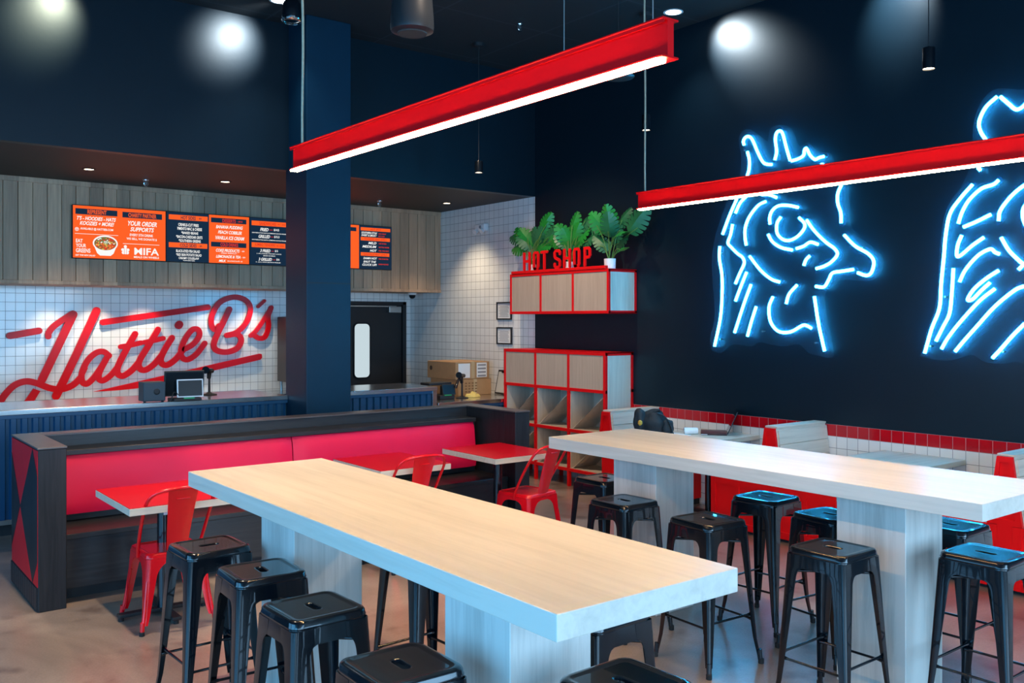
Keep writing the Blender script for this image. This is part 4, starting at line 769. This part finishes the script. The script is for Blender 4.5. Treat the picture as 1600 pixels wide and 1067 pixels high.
# ================================================================== BOOTHS ALONG THE RIGHT WALL
BX = 6.385
def booth_back(yc, label, seats, hz=0.925):
    t = thing('booth_bench', label, 'bench', ((BX+XW)/2, yc, 0), 0, 'red and pale wood booth benches')
    # trapezoid back
    w0, w1 = 0.115, 0.050
    prof = [(yc-w0, 0.455), (yc+w0, 0.455), (yc+w1, hz), (yc-w1, hz)]
    b = bmesh.new(); prism(b, prof, lambda u, v: (BX+0.02, u, v), lambda u, v: (XW-0.012, u, v)); obj('back_core', b, 'booth_wood', t)
    # red end frame with inset panel
    b = bmesh.new(); inner = [(yc-w0+0.045, 0.495), (yc+w0-0.045, 0.495), (yc+w1-0.018, hz-0.04), (yc-w1+0.018, hz-0.04)]
    for k in range(4):
        a, c = prof[k], prof[(k+1) % 4]; i0, i1 = inner[k], inner[(k+1) % 4]
        prism(b, [a, c, i1, i0], lambda u, v: (BX-0.004, u, v), lambda u, v: (BX+0.022, u, v))
    prism(b, inner, lambda u, v: (BX+0.010, u, v), lambda u, v: (BX+0.022, u, v)); obj('red_end_panel', b, 'red_paint', t)
    for s in (-1, 1):
        n_ = 4
        for k in range(n_):
            za, zb = 0.45+k*(hz-0.45-0.012)/n_, 0.45+(k+1)*(hz-0.45-0.012)/n_-0.008
            def yy(z): return yc+s*(w1+(w0-w1)*(hz-z)/(hz-0.42))
            b = bmesh.new(); prism(b, [(yy(za), za), (yy(za)+s*0.014, za), (yy(zb)+s*0.014, zb), (yy(zb), zb)], lambda u, v: (BX+0.035, u, v), lambda u, v: (XW-0.012, u, v)); obj('back_slat', b, 'booth_wood', t)
    obj('top_slat', Box(BX+0.024, XW-0.012, yc-w1-0.01, yc+w1+0.01, hz, hz+0.014, 0.002, 1), 'booth_wood', t)
    for s in seats:
        y0 = yc+s*0.05; y1 = yc+s*0.62
        ya, yb = sorted((y0, y1))
        obj('seat_board', Box(BX+0.016, XW-0.012, ya+(0.001), yb-0.001, 0.416, 0.45, 0.003), 'booth_wood', t)
        b = bmesh.new(); box(b, BX+0.012, XW-0.013, ya, yb, 0.06, 0.414); g = (yb-ya)
        for (u0, u1) in ((0, 0.05), (g/2-0.02, g/2+0.02), (g-0.05, g)): box(b, BX, BX+0.0115, ya+u0+0.0003, ya+u1-0.0003, 0.03, 0.452)
        for (u0, u1) in ((0.05, g/2-0.02), (g/2+0.02, g-0.05)): box(b, BX+0.001, BX+0.0115, ya+u0, ya+u1, 0.40, 0.452); box(b, BX+0.001, BX+0.0115, ya+u0, ya+u1, 0.03, 0.085)
        obj('seat_box', b, 'red_paint', t)
    obj('centre_post', Box(BX, BX+0.02, yc-0.0497, yc+0.0497, 0.03, 0.4545), 'red_paint', t)
    b = bmesh.new(); ys = [yc+s*0.6 for s in seats]+[yc]; box(b, BX+0.05, XW-0.012, min(ys)+0.0, max(ys), 0, 0.06); obj('toe_kick', b, 'black_matte', t)
booth_back(6.70, 'red and pale wood booth bench against the shelf unit, with backpack by it', (-1,), 0.91)
booth_back(4.73, 'double-sided red and pale wood booth bench in the middle of the wall', (-1, 1), 0.93)
booth_back(2.84, 'red and pale wood booth bench nearest the camera, at the right edge', (1, -1), 0.915)
def booth_table(y0, y1, label):
    t = thing('booth_table', label, 'table', (6.78, (y0+y1)/2, 0), 0, 'booth tables on the right wall')
    obj('tabletop', Box(6.42, XW-0.008, y0, y1, 0.712, 0.752, 0.003, 1), 'edge_wood', t)
    obj('table_column', tube(bmesh.new(), [(6.80, (y0+y1)/2, 0.03), (6.80, (y0+y1)/2, 0.712)], 0.038, 20), 'black_metal', t, 60)
    b = bmesh.new(); box(b, 6.52, 7.08, (y0+y1)/2-0.03, (y0+y1)/2+0.03, 0, 0.03, 0.006); box(b, 6.77, 6.83, (y0+y1)/2-0.25, (y0+y1)/2+0.25, 0, 0.03, 0.006); obj('table_base', b, 'black_matte', t)
booth_table(5.37, 6.07, 'pale wood booth table carrying the open laptop')
booth_table(3.45, 4.13, 'empty pale wood booth table below the neon signs')
# laptop, paper roll, papers, backpack
a = onZ(1095, 680, 0.752); c = onZ(1136, 681, 0.752)
t = thing('open_laptop', 'open dark laptop seen edge-on, on the far booth table', 'laptop', (a.x, a.y, 0.752))
yaw = math.atan2(c.y-a.y, c.x-a.x); Mx = Matrix.Translation((a.x, a.y, 0.753)) @ Matrix.Rotation(yaw, 4, 'Z'); Lw = (c-a).length
b = bmesh.new(); merge(b, Box(0, Lw, 0, 0.33, 0, 0.016, 0.003), Mx); obj('keyboard_base', b, principled('maroon_black_shell', (0.035, 0.015, 0.02), 0.3, var=0.1), t)
b = bmesh.new(); merge(b, Box(0, 0.008, 0, 0.33, 0, 0.23, 0.002), Mx @ Matrix.Translation((Lw, 0, 0.012)) @ Matrix.Rotation(0.42, 4, 'Y')); obj('screen_lid', b, 'black_metal', t)
b = bmesh.new(); merge(b, Box(0.0, 0.06, -0.001, 0.002, 0.004, 0.010), Mx); obj('port_strip', b, 'white', t)
c = onZ(1079, 678.5, 0.752)
b = bmesh.new(); d_ = Vector((0.055, -0.035, 0)); cc = c+Vector((0, 0, 0.032)); tube(b, [cc-d_, cc+d_], 0.032, 20, False); tube(b, [cc-d_*0.999, cc+d_*0.999], 0.013, 20, False)
for s in (-1, 1):
    pass
tag(obj('paper_roll', b, 'paper', None, 60), 'white roll of till paper lying on the far booth table', 'paper roll')
c = onZ(1061, 680, 0.752)
b = bmesh.new(); merge(b, Box(-0.07, 0.05, -0.10, 0.10, 0, 0.006), Matrix.Translation((c.x, c.y, 0.7525)) @ Matrix.Rotation(0.4, 4, 'Z')); merge(b, Box(-0.06, 0.06, -0.08, 0.08, 0.006, 0.010), Matrix.Translation((c.x-0.02, c.y+0.01, 0.7525)) @ Matrix.Rotation(0.1, 4, 'Z'))
tag(obj('paper_stack', b, 'paper'), 'loose white papers between backpack and paper roll on booth table', 'papers')
c = onZ(1022, 679, 0.752)
t = thing('backpack', 'black backpack with yellow badge slumped on the far booth table', 'backpack', (c.x, c.y, 0.752))
def blob(cx, cy, cz, rx, ry, rz, seed, rot=0.0):
    b = bmesh.new(); bmesh.ops.create_icosphere(b, subdivisions=4, radius=1); Rm = Matrix.Rotation(rot, 3, 'Z')
    for v in b.verts:
        q = v.co.copy(); n_ = 1+0.06*math.sin(q.x*5+seed)+0.05*math.sin(q.y*7+seed*2)+0.05*math.sin(q.z*9+seed)
        q = Vector([math.copysign(abs(w_)**0.8, w_) for w_ in q])*n_; q = Rm @ Vector((q.x*rx, q.y*ry, q.z*rz)); z = cz+q.z
        v.co = Vector((cx+q.x, cy+q.y, max(z, 0.754)))
    return b
obj('main_compartment', blob(c.x+0.01, c.y+0.02, 0.86, 0.115, 0.09, 0.125, 1, -0.6), 'fabric', t, 80)
obj('front_pocket', blob(c.x-0.10, c.y+0.09, 0.87, 0.06, 0.06, 0.13, 2, -0.6), 'fabric', t, 80)
obj('side_pocket', blob(c.x+0.10, c.y-0.07, 0.82, 0.06, 0.05, 0.08, 3, -0.6), 'fabric', t, 80)
obj('badge', blob(c.x-0.145, c.y+0.04, 0.87, 0.018, 0.018, 0.024, 4), 'gold', t, 80)
b = bmesh.new(); tube(b, catmull([(c.x-0.02, c.y-0.06, 0.96), (c.x+0.03, c.y-0.10, 0.93), (c.x+0.08, c.y-0.12, 0.86), (c.x+0.11, c.y-0.14, 0.765)]), 0.008, 6); tube(b, catmull([(c.x-0.05, c.y, 0.95), (c.x, c.y-0.05, 0.99), (c.x+0.06, c.y-0.03, 0.95)]), 0.010, 6); obj('strap', b, 'fabric', t, 60)

# ================================================================== BAR TABLES
def bar_table(x0, x1, y0, y1, peds, label):
    xc = (x0+x1)/2
    t = thing('bar_table', label, 'table', (xc, (y0+y1)/2, 0), 0, 'long pale wood bar tables')
    obj('tabletop', Box(x0, x1, y0, y1, 0.974, 1.05, 0.003, 2), 'table_wood', t)
    for (ya, yb) in peds: obj('pedestal', Box(xc-0.175, xc+0.175, ya, yb, 0, 0.974, 0.003, 1), 'ped_wood', t)
bar_table(1.587, 2.338, 1.85, 4.765, ((2.312, 2.686), (3.926, 4.30)), 'long pale wood bar table nearest the camera, on two square pedestals')
bar_table(3.960, 4.745, 1.85, 4.70, ((2.314, 2.684), (3.933, 4.305)), 'long pale wood bar table on the right, near the booths')

# ------------------------------------------------------------------ stools
def rr_loop(hx, hy, r, z, n=6, cx=0, cy=0): return [(u+cx, v+cy, z) for u, v in rrect(0, 0, hx, hy, r, n)]
def leg_mesh(ht, s_top, s_bot, w_top, w_bot, arch, flare=0.0, th=0.004, rcorner=0.022, sx=1, sy=1, ap=0.055, al=0.05):
    """open folded corner leg: L profile with rounded corner, tapering downwards"""
    bm = bmesh.new(); prev = None; loops = []
    zs = [ht, ht-ap]+[ht-ap-al*k/6 for k in range(1, 7)]+[ht-ap-al-(ht-ap-al-0.05)*k/7 for k in range(1, 8)]
    for z in zs:
        t_ = (ht-z)/(ht-0.0); c = s_top+(s_bot-s_top)*t_+flare*max(0, (t_-0.75)/0.25)**2
        w_ = w_top+(w_bot-w_top)*t_
        q = min(1, max(0, (z-(ht-ap-al))/al)); w_ += arch*(1-math.sqrt(max(0, 1-q*q)))
        rc = rcorner*(1-0.5*t_); w_ = max(w_, rc+0.002)
        out = [(c-w_, c)]
        for k in range(6):
            a = math.radians(90-90*k/5); out.append((c-rc+rc*math.cos(a), c-rc+rc*math.sin(a)))
        out.append((c, c-w_))
        inn = [(c-w_, c-th)]
        r2 = max(rc-th, 0.001)
        for k in range(6):
            a = math.radians(90-90*k/5); inn.append((c-rc+r2*math.cos(a), c-rc+r2*math.sin(a)))
        inn.append((c-th, c-w_))
        loops.append([(u*sx, v*sy, z) for u, v in out+inn[::-1]])
    loft(bm, loops, cap=True)
    # foot tube
    c = s_bot+flare-0.012
    tube(bm, [((c-0.004)*sx, (c-0.004)*sy, 0.075), (c*sx, c*sy, 0.022)], [0.0145, 0.013], 12)
    return bm
def seat_mesh(h, half, hole=True, skirt=0.062, dish=0.004):
    bm = bmesh.new(); z = h; r = 0.045
    hl = (0.044, 0.0135, 0.0134) if hole else (0.002, 0.002, 0.0019)
    L_ = [rr_loop(hl[0], hl[1], hl[2], z-dish-0.012), rr_loop(hl[0]+0.001, hl[1]+0.001, hl[2], z-dish-0.003), rr_loop(hl[0]+0.005, hl[1]+0.005, hl[2]+0.004, z-dish), rr_loop(hl[0]+0.009, hl[1]+0.009, hl[2]+0.008, z-dish),
          rr_loop(half-0.040, half-0.040, r-0.024, z-dish), rr_loop(half-0.034, half-0.034, r-0.02, z-dish), rr_loop(half-0.026, half-0.026, r-0.014, z-0.001), rr_loop(half-0.018, half-0.018, r-0.008, z), rr_loop(half-0.006, half-0.006, r-0.003, z-0.003), rr_loop(half-0.001, half-0.001, r, z-0.010),
          rr_loop(half, half, r, z-0.020), rr_loop(half+0.002, half+0.002, r, z-0.024), rr_loop(half+0.002, half+0.002, r, z-0.028), rr_loop(half-0.001, half-0.001, r, z-0.032), rr_loop(half-0.0005, half-0.0005, r, z-0.037), rr_loop(half+0.003, half+0.003, r, z-skirt+0.006), rr_loop(half+0.003, half+0.003, r, z-skirt),
          rr_loop(half-0.001, half-0.001, r, z-skirt), rr_loop(half-0.004, half-0.004, r-0.003, z-0.02), rr_loop(half-0.03, half-0.03, r-0.02, z-dish-0.006), rr_loop(hl[0]+0.006, hl[1]+0.006, hl[2]+0.004, z-dish-0.008)]
    return loft(bm, L_, close_loft=True)
CORN = ((1, 1), (1, -1), (-1, 1), (-1, -1))
def make_stool(label):
    t = thing('bar_stool', label, 'stool', (0, 0, 0), 0, 'black metal bar stools')
    H = 0.765
    obj('seat', seat_mesh(H, 0.153, True, 0.092), 'black_metal', t, 40)
    for sx, sy in CORN:
        lg = obj('leg', leg_mesh(H-0.035, 0.1535, 0.192, 0.072, 0.022, 0.030, 0.014, sx=sx, sy=sy), 'black_metal', t, 40)
        obj('rubber_foot', lathe(bmesh.new(), [(0.013, 0), (0.0155, 0.002), (0.0155, 0.026), (0.013, 0.028)], (0.197*sx, 0.197*sy, 0), 12), 'rubber', lg)
    for zz, c in ((0.235, 0.172), (0.262, 0.170)):
        for s in (-1, 1):
            if zz < 0.25: P = [(-c, s*(c-0.008), zz), (c, s*(c-0.008), zz)]
            else: P = [(s*(c-0.008), -c, zz), (s*(c-0.008), c, zz)]
            obj('footrest_bar', tube(bmesh.new(), [P[0], Vector(P[0]).lerp(Vector(P[1]), .06), Vector(P[0]).lerp(Vector(P[1]), .12), Vector(P[0]).lerp(Vector(P[1]), .88), Vector(P[0]).lerp(Vector(P[1]), .94), P[1]], [0.011, 0.010, 0.0065, 0.0065, 0.010, 0.011], 8), 'black_metal', t, 60)
    b = bmesh.new(); c = 0.150; z = H-0.118
    tube(b, [(-c, -c, z), (c, c, z)], 0.007, 8); tube(b, [(-c, c, z), (c, -c, z)], 0.007, 8); obj('cross_brace', b, 'black_metal', t, 60)
    return t
ST = [
 (1.545, 4.34, 0.03, 'black metal bar stool left of the near bar table, the farthest of its four'),
 (1.570, 3.775, -0.05, 'black metal bar stool left of the near bar table, second farthest of its four'),
 (1.520, 3.17, 0.02, 'black metal bar stool left of the near bar table, third farthest of its four'),
 (1.480, 2.47, -0.02, 'black metal bar stool left of the near bar table, cut off by the bottom edge'),
 (1.935, 1.94, 0.02, 'black metal bar stool at the near end of the near bar table, bottom centre'),
 (2.360, 3.72, 0.05, 'black metal bar stool behind the near bar table, its legs seen between the pedestals'),
 (2.330, 2.50, 0.04, 'black metal bar stool behind the near bar table, glimpsed past the end corner'),
 (3.875, 3.905, 0.02, 'black metal bar stool left of the right bar table, in front of its far pedestal'),
 (3.870, 3.265, -0.06, 'black metal bar stool left of the right bar table, midway between its pedestals'),
 (3.845, 2.49, 0.01, 'black metal bar stool in front of the near pedestal of the right bar table'),
 (4.310, 2.00, 0.01, 'black metal bar stool at near end of the right bar table, by right picture edge'),
 (4.640, 3.46, 0.06, 'black metal bar stool behind the right bar table, standing clear before the red booth'),
 (4.500, 2.93, -0.10, 'black metal bar stool partly hidden behind the near pedestal of the right bar table'),
 (4.770, 2.40, 0.0, 'black metal bar stool almost hidden right of the near pedestal of the right bar table'),
 (4.320, 4.54, 0.02, 'black metal bar stool at the far end of the right bar table'),
]
st0 = make_stool(ST[0][3])
for i, (x, y, rz, lb) in enumerate(ST):
    if i: rz += math.pi/2
    if i == 0: st0.location = (x, y, 0); st0.rotation_euler = (0, 0, rz)
    else: dup(st0, (x, y, 0), rz, lb)

# ------------------------------------------------------------------ red metal chairs
def make_chair(label):
    t = thing('metal_dining_chair', label, 'chair', (0, 0, 0), 0, 'red metal dining chairs')
    H = 0.455
    obj('seat', seat_mesh(H, 0.178, False, 0.055, 0.007), 'red_metal', t, 40)
    for sx, sy in CORN:
        lg = obj('leg', leg_mesh(H-0.03, 0.1785, 0.206, 0.078, 0.022, 0.075, 0.018, rcorner=0.03, sx=sx, sy=sy, ap=0.022, al=0.085), 'red_metal', t, 40)
        obj('rubber_foot', lathe(bmesh.new(), [(0.013, 0), (0.0155, 0.002), (0.0155, 0.022), (0.013, 0.024)], (0.215*sx, 0.215*sy, 0), 12), 'rubber', lg)
        rib = tube(bmesh.new(), [(0.172*sx, 0.172*sy, 0.30), (0.190*sx, 0.190*sy, 0.16), (0.205*sx, 0.205*sy, 0.05)], [0.012, 0.010, 0.012], 8); obj('leg_rib', rib, 'red_metal', lg, 60)
    # hoop, from the seat sides up and over behind
    P = [(-0.184, -0.02, H-0.04), (-0.188, -0.045, H+0.02), (-0.196, -0.13, H+0.16), (-0.196, -0.225, H+0.30), (-0.165, -0.275, H+0.365), (-0.10, -0.300, H+0.388), (0, -0.310, H+0.395)]
    P = P+[(-x, y, z) for x, y, z in P[-2::-1]]
    obj('back_hoop', tube(bmesh.new(), catmull(P, 6), 0.0105, 10), 'red_metal', t, 60)
    b = bmesh.new(); n_ = 10; rows_ = []
    for k in range(n_+1):
        f_ = k/n_; z = H-0.02+f_*0.42; y = -0.168-0.142*f_+0.010*math.sin(f_*math.pi); wd = 0.058+0.030*f_
        rows_.append([(-wd, y+0.004), (-wd*0.5, y-0.003), (0, y-0.005), (wd*0.5, y-0.003), (wd, y+0.004)])
        rows_[-1] = [(a, c_, z) for a, c_ in rows_[-1]]
    for off in (0,):
        V = [[b.verts.new(p_) for p_ in r_] for r_ in rows_]; V2 = [[b.verts.new((p_[0], p_[1]+0.004, p_[2])) for p_ in r_] for r_ in rows_]
        for k in range(n_):
            for j in range(4): b.faces.new((V[k][j], V[k][j+1], V[k+1][j+1], V[k+1][j])); b.faces.new((V2[k][j], V2[k+1][j], V2[k+1][j+1], V2[k][j+1]))
            b.faces.new((V[k][0], V[k+1][0], V2[k+1][0], V2[k][0])); b.faces.new((V[k][4], V2[k][4], V2[k+1][4], V[k+1][4]))
        for j in range(4): b.faces.new((V[0][j], V2[0][j], V2[0][j+1], V[0][j+1])); b.faces.new((V[n_][j], V[n_][j+1], V2[n_][j+1], V2[n_][j]))
    s = obj('back_splat', b, 'red_metal', t, 60)
    b = bmesh.new(); tube(b, [(-0.04, -0.286, H+0.330), (0.04, -0.286, H+0.330)], 0.005, 8); obj('pressed_rib', b, 'red_metal', s, 60)
    return t
CH = [(1.785, 5.73, 0.0, 'red metal dining chair at the left red table, seen from behind'), (3.60, 5.93, -0.06, 'red metal dining chair at the middle red table, only its back showing'), (4.66, 5.80, 0.16, 'red metal dining chair at the right red table, in front of the shelf unit')]
c0 = make_chair(CH[0][3])
for i, (x, y, rz, lb) in enumerate(CH):
    if i == 0: c0.location = (x, y, 0); c0.rotation_euler = (0, 0, rz)
    else: dup(c0, (x, y, 0), rz, lb)

# ------------------------------------------------------------------ red topped dining tables
def red_table(x0, y0, x1, y1, label):
    t = thing('dining_table', label, 'table', ((x0+x1)/2, (y0+y1)/2, 0), 0, 'red topped dining tables')
    obj('wood_edge', Box(x0, x1, y0, y1, 0.705, 0.748, 0.002, 1), 'edge_wood', t)
    obj('red_tabletop', Box(x0+0.001, x1-0.001, y0+0.001, y1-0.001, 0.748, 0.751), 'red_top', t)
    xc, yc = (x0+x1)/2, (y0+y1)/2
    obj('table_column', tube(bmesh.new(), [(xc, yc, 0.03), (xc, yc, 0.705)], 0.036, 24), 'black_metal', t, 60)
    b = bmesh.new(); box(b, xc-0.27, xc+0.27, yc-0.028, yc+0.028, 0.022, 0.045, 0.006); box(b, xc-0.028, xc+0.028, yc-0.27, yc+0.27, 0.022, 0.045, 0.006); obj('cross_base', b, 'black_matte', t)
    for dx, dy in ((0.25, 0), (-0.25, 0), (0, 0.25), (0, -0.25)): obj('glide', lathe(bmesh.new(), [(0.016, 0), (0.016, 0.024)], (xc+dx, yc+dy, 0), 12), 'rubber', t)
    return t
t1 = red_table(1.495, 5.49, 2.105, 6.25, 'red topped dining table with pale edge at the left end of the banquette')
obj('asset_sticker', Box(1.79, 1.82, 5.828, 5.832, 0.62, 0.65), 'white', t1)
red_table(3.285, 5.76, 3.89, 6.50, 'red topped dining table in the middle of the banquette, behind the near bar table')
red_table(4.280, 5.72, 4.885, 6.47, 'red topped dining table at the right end of the banquette')

# ================================================================== BANQUETTE AND ITS PARTITION
PX0, PX1, PXR0, PXR1, PY0, PYB, PYO, PH = 1.177, 1.350, 4.945, 5.115, 6.345, 7.06, 7.235, 1.03
t = thing('booth_partition', 'low black wood partition wall wrapping the banquette on three sides', 'partition', ((PX0+PXR1)/2, PYO, 0))
obj('end_pillar', Box(PX0+0.006, PX1-0.004, PY0, PY0+0.15, 0, PH-0.012, 0.004, 1), 'dark_wood_v', t)
obj('end_pillar', Box(PXR0+0.004, PXR1-0.006, PY0-0.02, PY0+0.15, 0, PH-0.012, 0.004, 1), 'dark_wood_v', t)
obj('side_wall', Box(PX0+0.01, PX1-0.006, PY0+0.15, PYO-0.006, 0, PH-0.012), 'dark_wood_v', t); obj('side_wall', Box(PXR0+0.006, PXR1-0.01, PY0+0.15, PYO-0.006, 0, PH-0.012), 'dark_wood_v', t)
obj('back_wall', Box(PX1-0.006, PXR0+0.006, PYB+0.01, PYO-0.006, 0, PH-0.012), 'dark_wood', t)
b = bmesh.new(); box(b, PX0, PX1, PY0-0.004, PYO, PH-0.012, PH, 0.002, 1); box(b, PXR0, PXR1, PY0-0.024, PYO, PH-0.012, PH, 0.002, 1); box(b, PX1, PXR0, PYB, PYO, PH-0.012, PH, 0.002, 1); obj('cap_board', b, 'cap_wood', t)
# diamond patterned outer end panel
za, zb = 0.155, PH-0.02; ya, yb = PY0+0.012, PYO-0.01
ap = onX(31, 787, PX0).y; dm = onX(50, 704, PX0).y; hw = (ap-dm); zc = (za+zb)/2
b = bmesh.new(); box(b, PX0+0.003, PX0+0.012, ya, yb, za, zb); obj('red_side_panel', b, 'red_panel', t)
b = bmesh.new()
def clip(poly):
    out = [(max(ya, min(yb, u)), v) for u, v in poly]; return out
def clip_poly(poly, lim, keep):
    res = []
    for i in range(len(poly)):
        a, c = poly[i], poly[(i+1) % len(poly)]; ia, ic = keep(a[0]), keep(c[0])
        if ia: res.append(a)
        if ia != ic:
            f_ = (lim-a[0])/(c[0]-a[0]); res.append((lim, a[1]+(c[1]-a[1])*f_))
    return res
for k in range(-3, 5):
    cy = dm+2*hw*k; d_ = [(cy-hw, zc), (cy, zb), (cy+hw, zc), (cy, za)]
    d_ = clip_poly(d_, ya, lambda u: u >= ya); 
    if len(d_) >= 3: d_ = clip_poly(d_, yb, lambda u: u <= yb)
    if len(d_) >= 3: prism(b, d_, lambda u, v: (PX0+0.0015, u, v), lambda u, v: (PX0+0.0035, u, v))
obj('black_diamond_inlay', b, 'dark_wood_v', t)
b = bmesh.new(); box(b, PX0+0.002, PX0+0.012, PY0+0.012, PYO-0.008, 0, 0.155, 0.001, 1)
for k in range(12): box(b, PX0-0.003, PX0+0.004, PY0+0.02+k*0.073, PY0+0.086+k*0.073, 0.012, 0.15, 0.001, 1)
obj('skirting', b, 'dark_wood_v', t)
t = thing('banquette_bench', 'long banquette with red padded back and black wood seat inside the partition', 'bench', ((PX1+PXR0)/2, 6.8, 0))
BF = 6.43
obj('seat_board', Box(PX1, PXR0, BF-0.01, PYB+0.008, 0.415, 0.45, 0.004), 'dark_wood', t)
obj('seat_front', Box(PX1, PXR0, BF, BF+0.02, 0.10, 0.415), 'dark_wood', t); obj('toe_kick', Box(PX1, PXR0, BF+0.14, PYB+0.008, 0, 0.415), 'black_matte', t)
obj('back_ledge', Box(PX1, 4.88, 6.82, PYB+0.008, 0.905, 0.94, 0.003, 1), 'dark_wood', t); obj('back_board', Box(PX1, PXR0, 6.93, PYB+0.008, 0.45, 0.905), 'dark_wood', t)
obj('lower_rail', Box(PX1, 4.90, 6.865, 6.93, 0.45, 0.515, 0.003, 1), 'dark_wood', t)
def cushion(x0, x1):
    bm = bmesh.new(); n_ = 10; m_ = 24; prof = []
    for k in range(n_+1):
        f_ = k/n_; z = 0.505+f_*0.40; y = 6.78+0.045*f_; prof.append((y+0.018*(1-math.sin(math.pi*min(max(f_, .0), 1)))**3, z))
    V = []
    for j in range(m_+1):
        g_ = j/m_; x = x0+(x1-x0)*g_; e = 0.02*(1-min(1, min(g_, 1-g_)*m_/1.5))**2
        V.append([bm.verts.new((x, y+e, z)) for y, z in prof]+[bm.verts.new((x, 6.93, 0.905)), bm.verts.new((x, 6.93, 0.505))])
    q = len(V[0])
    for j in range(m_):
        for k in range(q): bm.faces.new((V[j][k], V[j+1][k], V[j+1][(k+1) % q], V[j][(k+1) % q]))
    bm.faces.new(V[0]); bm.faces.new(V[-1][::-1]); return bm
xs = onY(460, 700, 6.8).x
obj('back_cushion', cushion(PX1+0.004, xs-0.004), 'red_vinyl', t, 50); obj('back_cushion', cushion(xs+0.004, 4.875), 'red_vinyl', t, 50)
